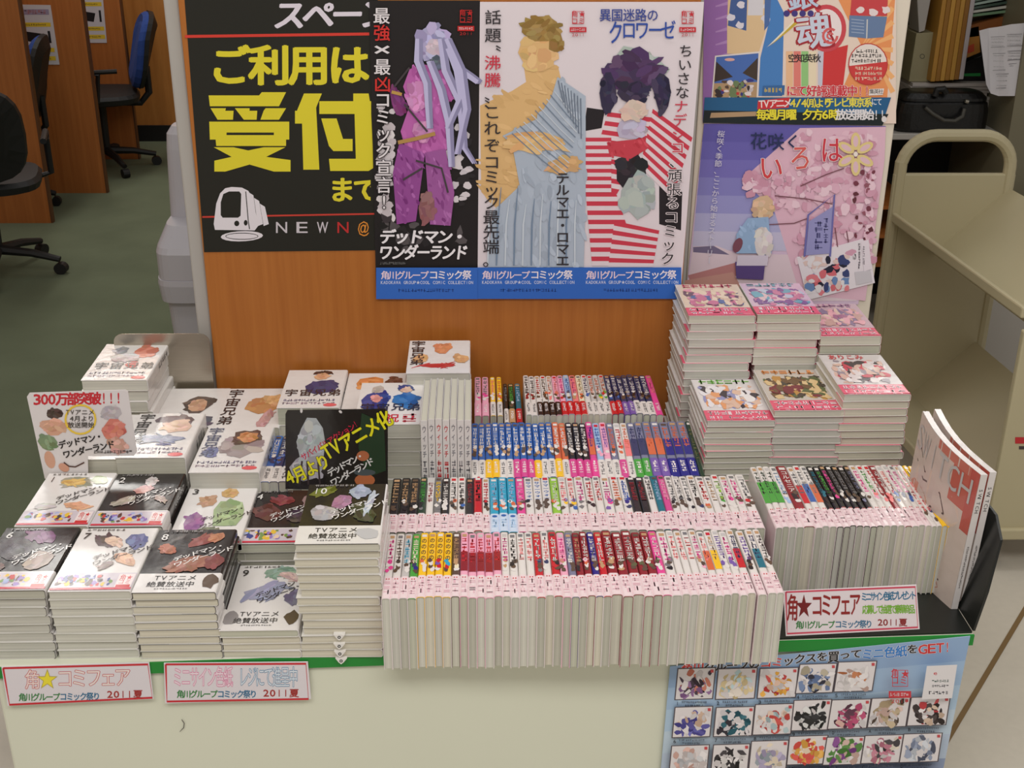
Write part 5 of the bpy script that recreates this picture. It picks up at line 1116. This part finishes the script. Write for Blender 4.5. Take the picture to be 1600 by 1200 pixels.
cb = stand('cardboard_box', 'open cardboard box tilted on the upper right of the storage shelf', 'box', [(1502, 46), (1530, 40), (1532, 82), (1503, 94)], yq-.02, .12, (165, 112, 50))
MB().prism([atY(1500, 44, yq-.02), atY(1620, 12, yq-.02), atY(1620, 38, yq-.02), atY(1532, 56, yq-.02), atY(1502, 60, yq-.02)], (0, .1, 0)).put('flap', M_PLAIN, cb, cb.location.copy(), (128, 76, 36))
pr = Print(planeY(yq-.02)); pr.poly([(1508, 74), (1522, 68), (1522, 80), (1508, 85)], (178, 70, 45)); pr.put('stamp_print', M_PLAIN, cb, cb.location.copy())
pb = thing('plastic_sleeves', 'green tinted plastic sleeves on top of the cardboard box', 'folders', atY(1550, 20, yq-.03)); L0 = pb.location.copy()
for k in range(6):
    MB().prism([atY(1506+k*3, 28-k*6, yq-.03), atY(1620, 14-k*8, yq-.03), atY(1620, 10-k*8, yq-.03), atY(1508+k*3, 24-k*6, yq-.03)], (0, .1, 0)).put('sleeve', M_GLOSS, pb, L0, [(110, 140, 110), (190, 190, 180), (60, 80, 70), (150, 170, 160), (90, 110, 95), (200, 195, 185)][k])
gf = stand('document_case', 'black case with a green edge below the cardboard box', 'case', [(1502, 100), (1540, 84), (1540, yb0), (1488, yb0)], yq+.02, .15, (18, 18, 20))
pr = Print(planeY(yq+.02)); pr.poly([(1504, 115), (1532, 114), (1532, 119), (1504, 119)], (40, 140, 70)); pr.put('green_edge', M_PLAIN, gf, gf.location.copy())
# hanging printed paper
hp_ = thing('hanging_list', 'white printed list hanging from the storage shelf at the right edge', 'paper', atY(1570, 150, YS-.02)); L0 = hp_.location.copy()
cols_ = [(1530, 48), (1545, 44), (1560, 42), (1580, 38), (1625, 34)]; bot_ = [(1541, 132), (1548, 146), (1560, 150), (1576, 150), (1590, 150)]
V = []; F = []
for k in range(5):
    dy = -.02+.012*math.sin(k*1.3)
    V += [atY(*cols_[k], YS+dy), atY(*bot_[k], YS+dy-.015)]
n_ = len(V); V += [v+Vector((0, .0008, 0)) for v in V]
for k in range(4): F += [(2*k, 2*k+1, 2*k+3, 2*k+2), (n_+2*k+2, n_+2*k+3, n_+2*k+1, n_+2*k)]
mk('sheet', V, F, M_PAPER, hp_, None, (205, 202, 206), L0)
pr = Print(planeY(YS-.037))
for (x0_, y0_, w_, h_) in ((1548, 58, 22, 16), (1573, 54, 24, 18), (1551, 84, 20, 26), (1574, 80, 22, 14), (1556, 116, 20, 22), (1576, 100, 14, 30)):
    pr.line([(x0_, y0_), (x0_+w_, y0_-1)], .8, (120, 118, 122)); pr.line([(x0_, y0_+h_), (x0_+w_, y0_+h_-1)], .8, (120, 118, 122))
    for j in range(3): pr.scrib(x0_+1, y0_+2+j*h_/3, w_-3, 1.6, 9, (150, 148, 152), False)
pr.put('table_print', M_PAPER, hp_, L0)
bpy.data.scenes.remove(TMP)
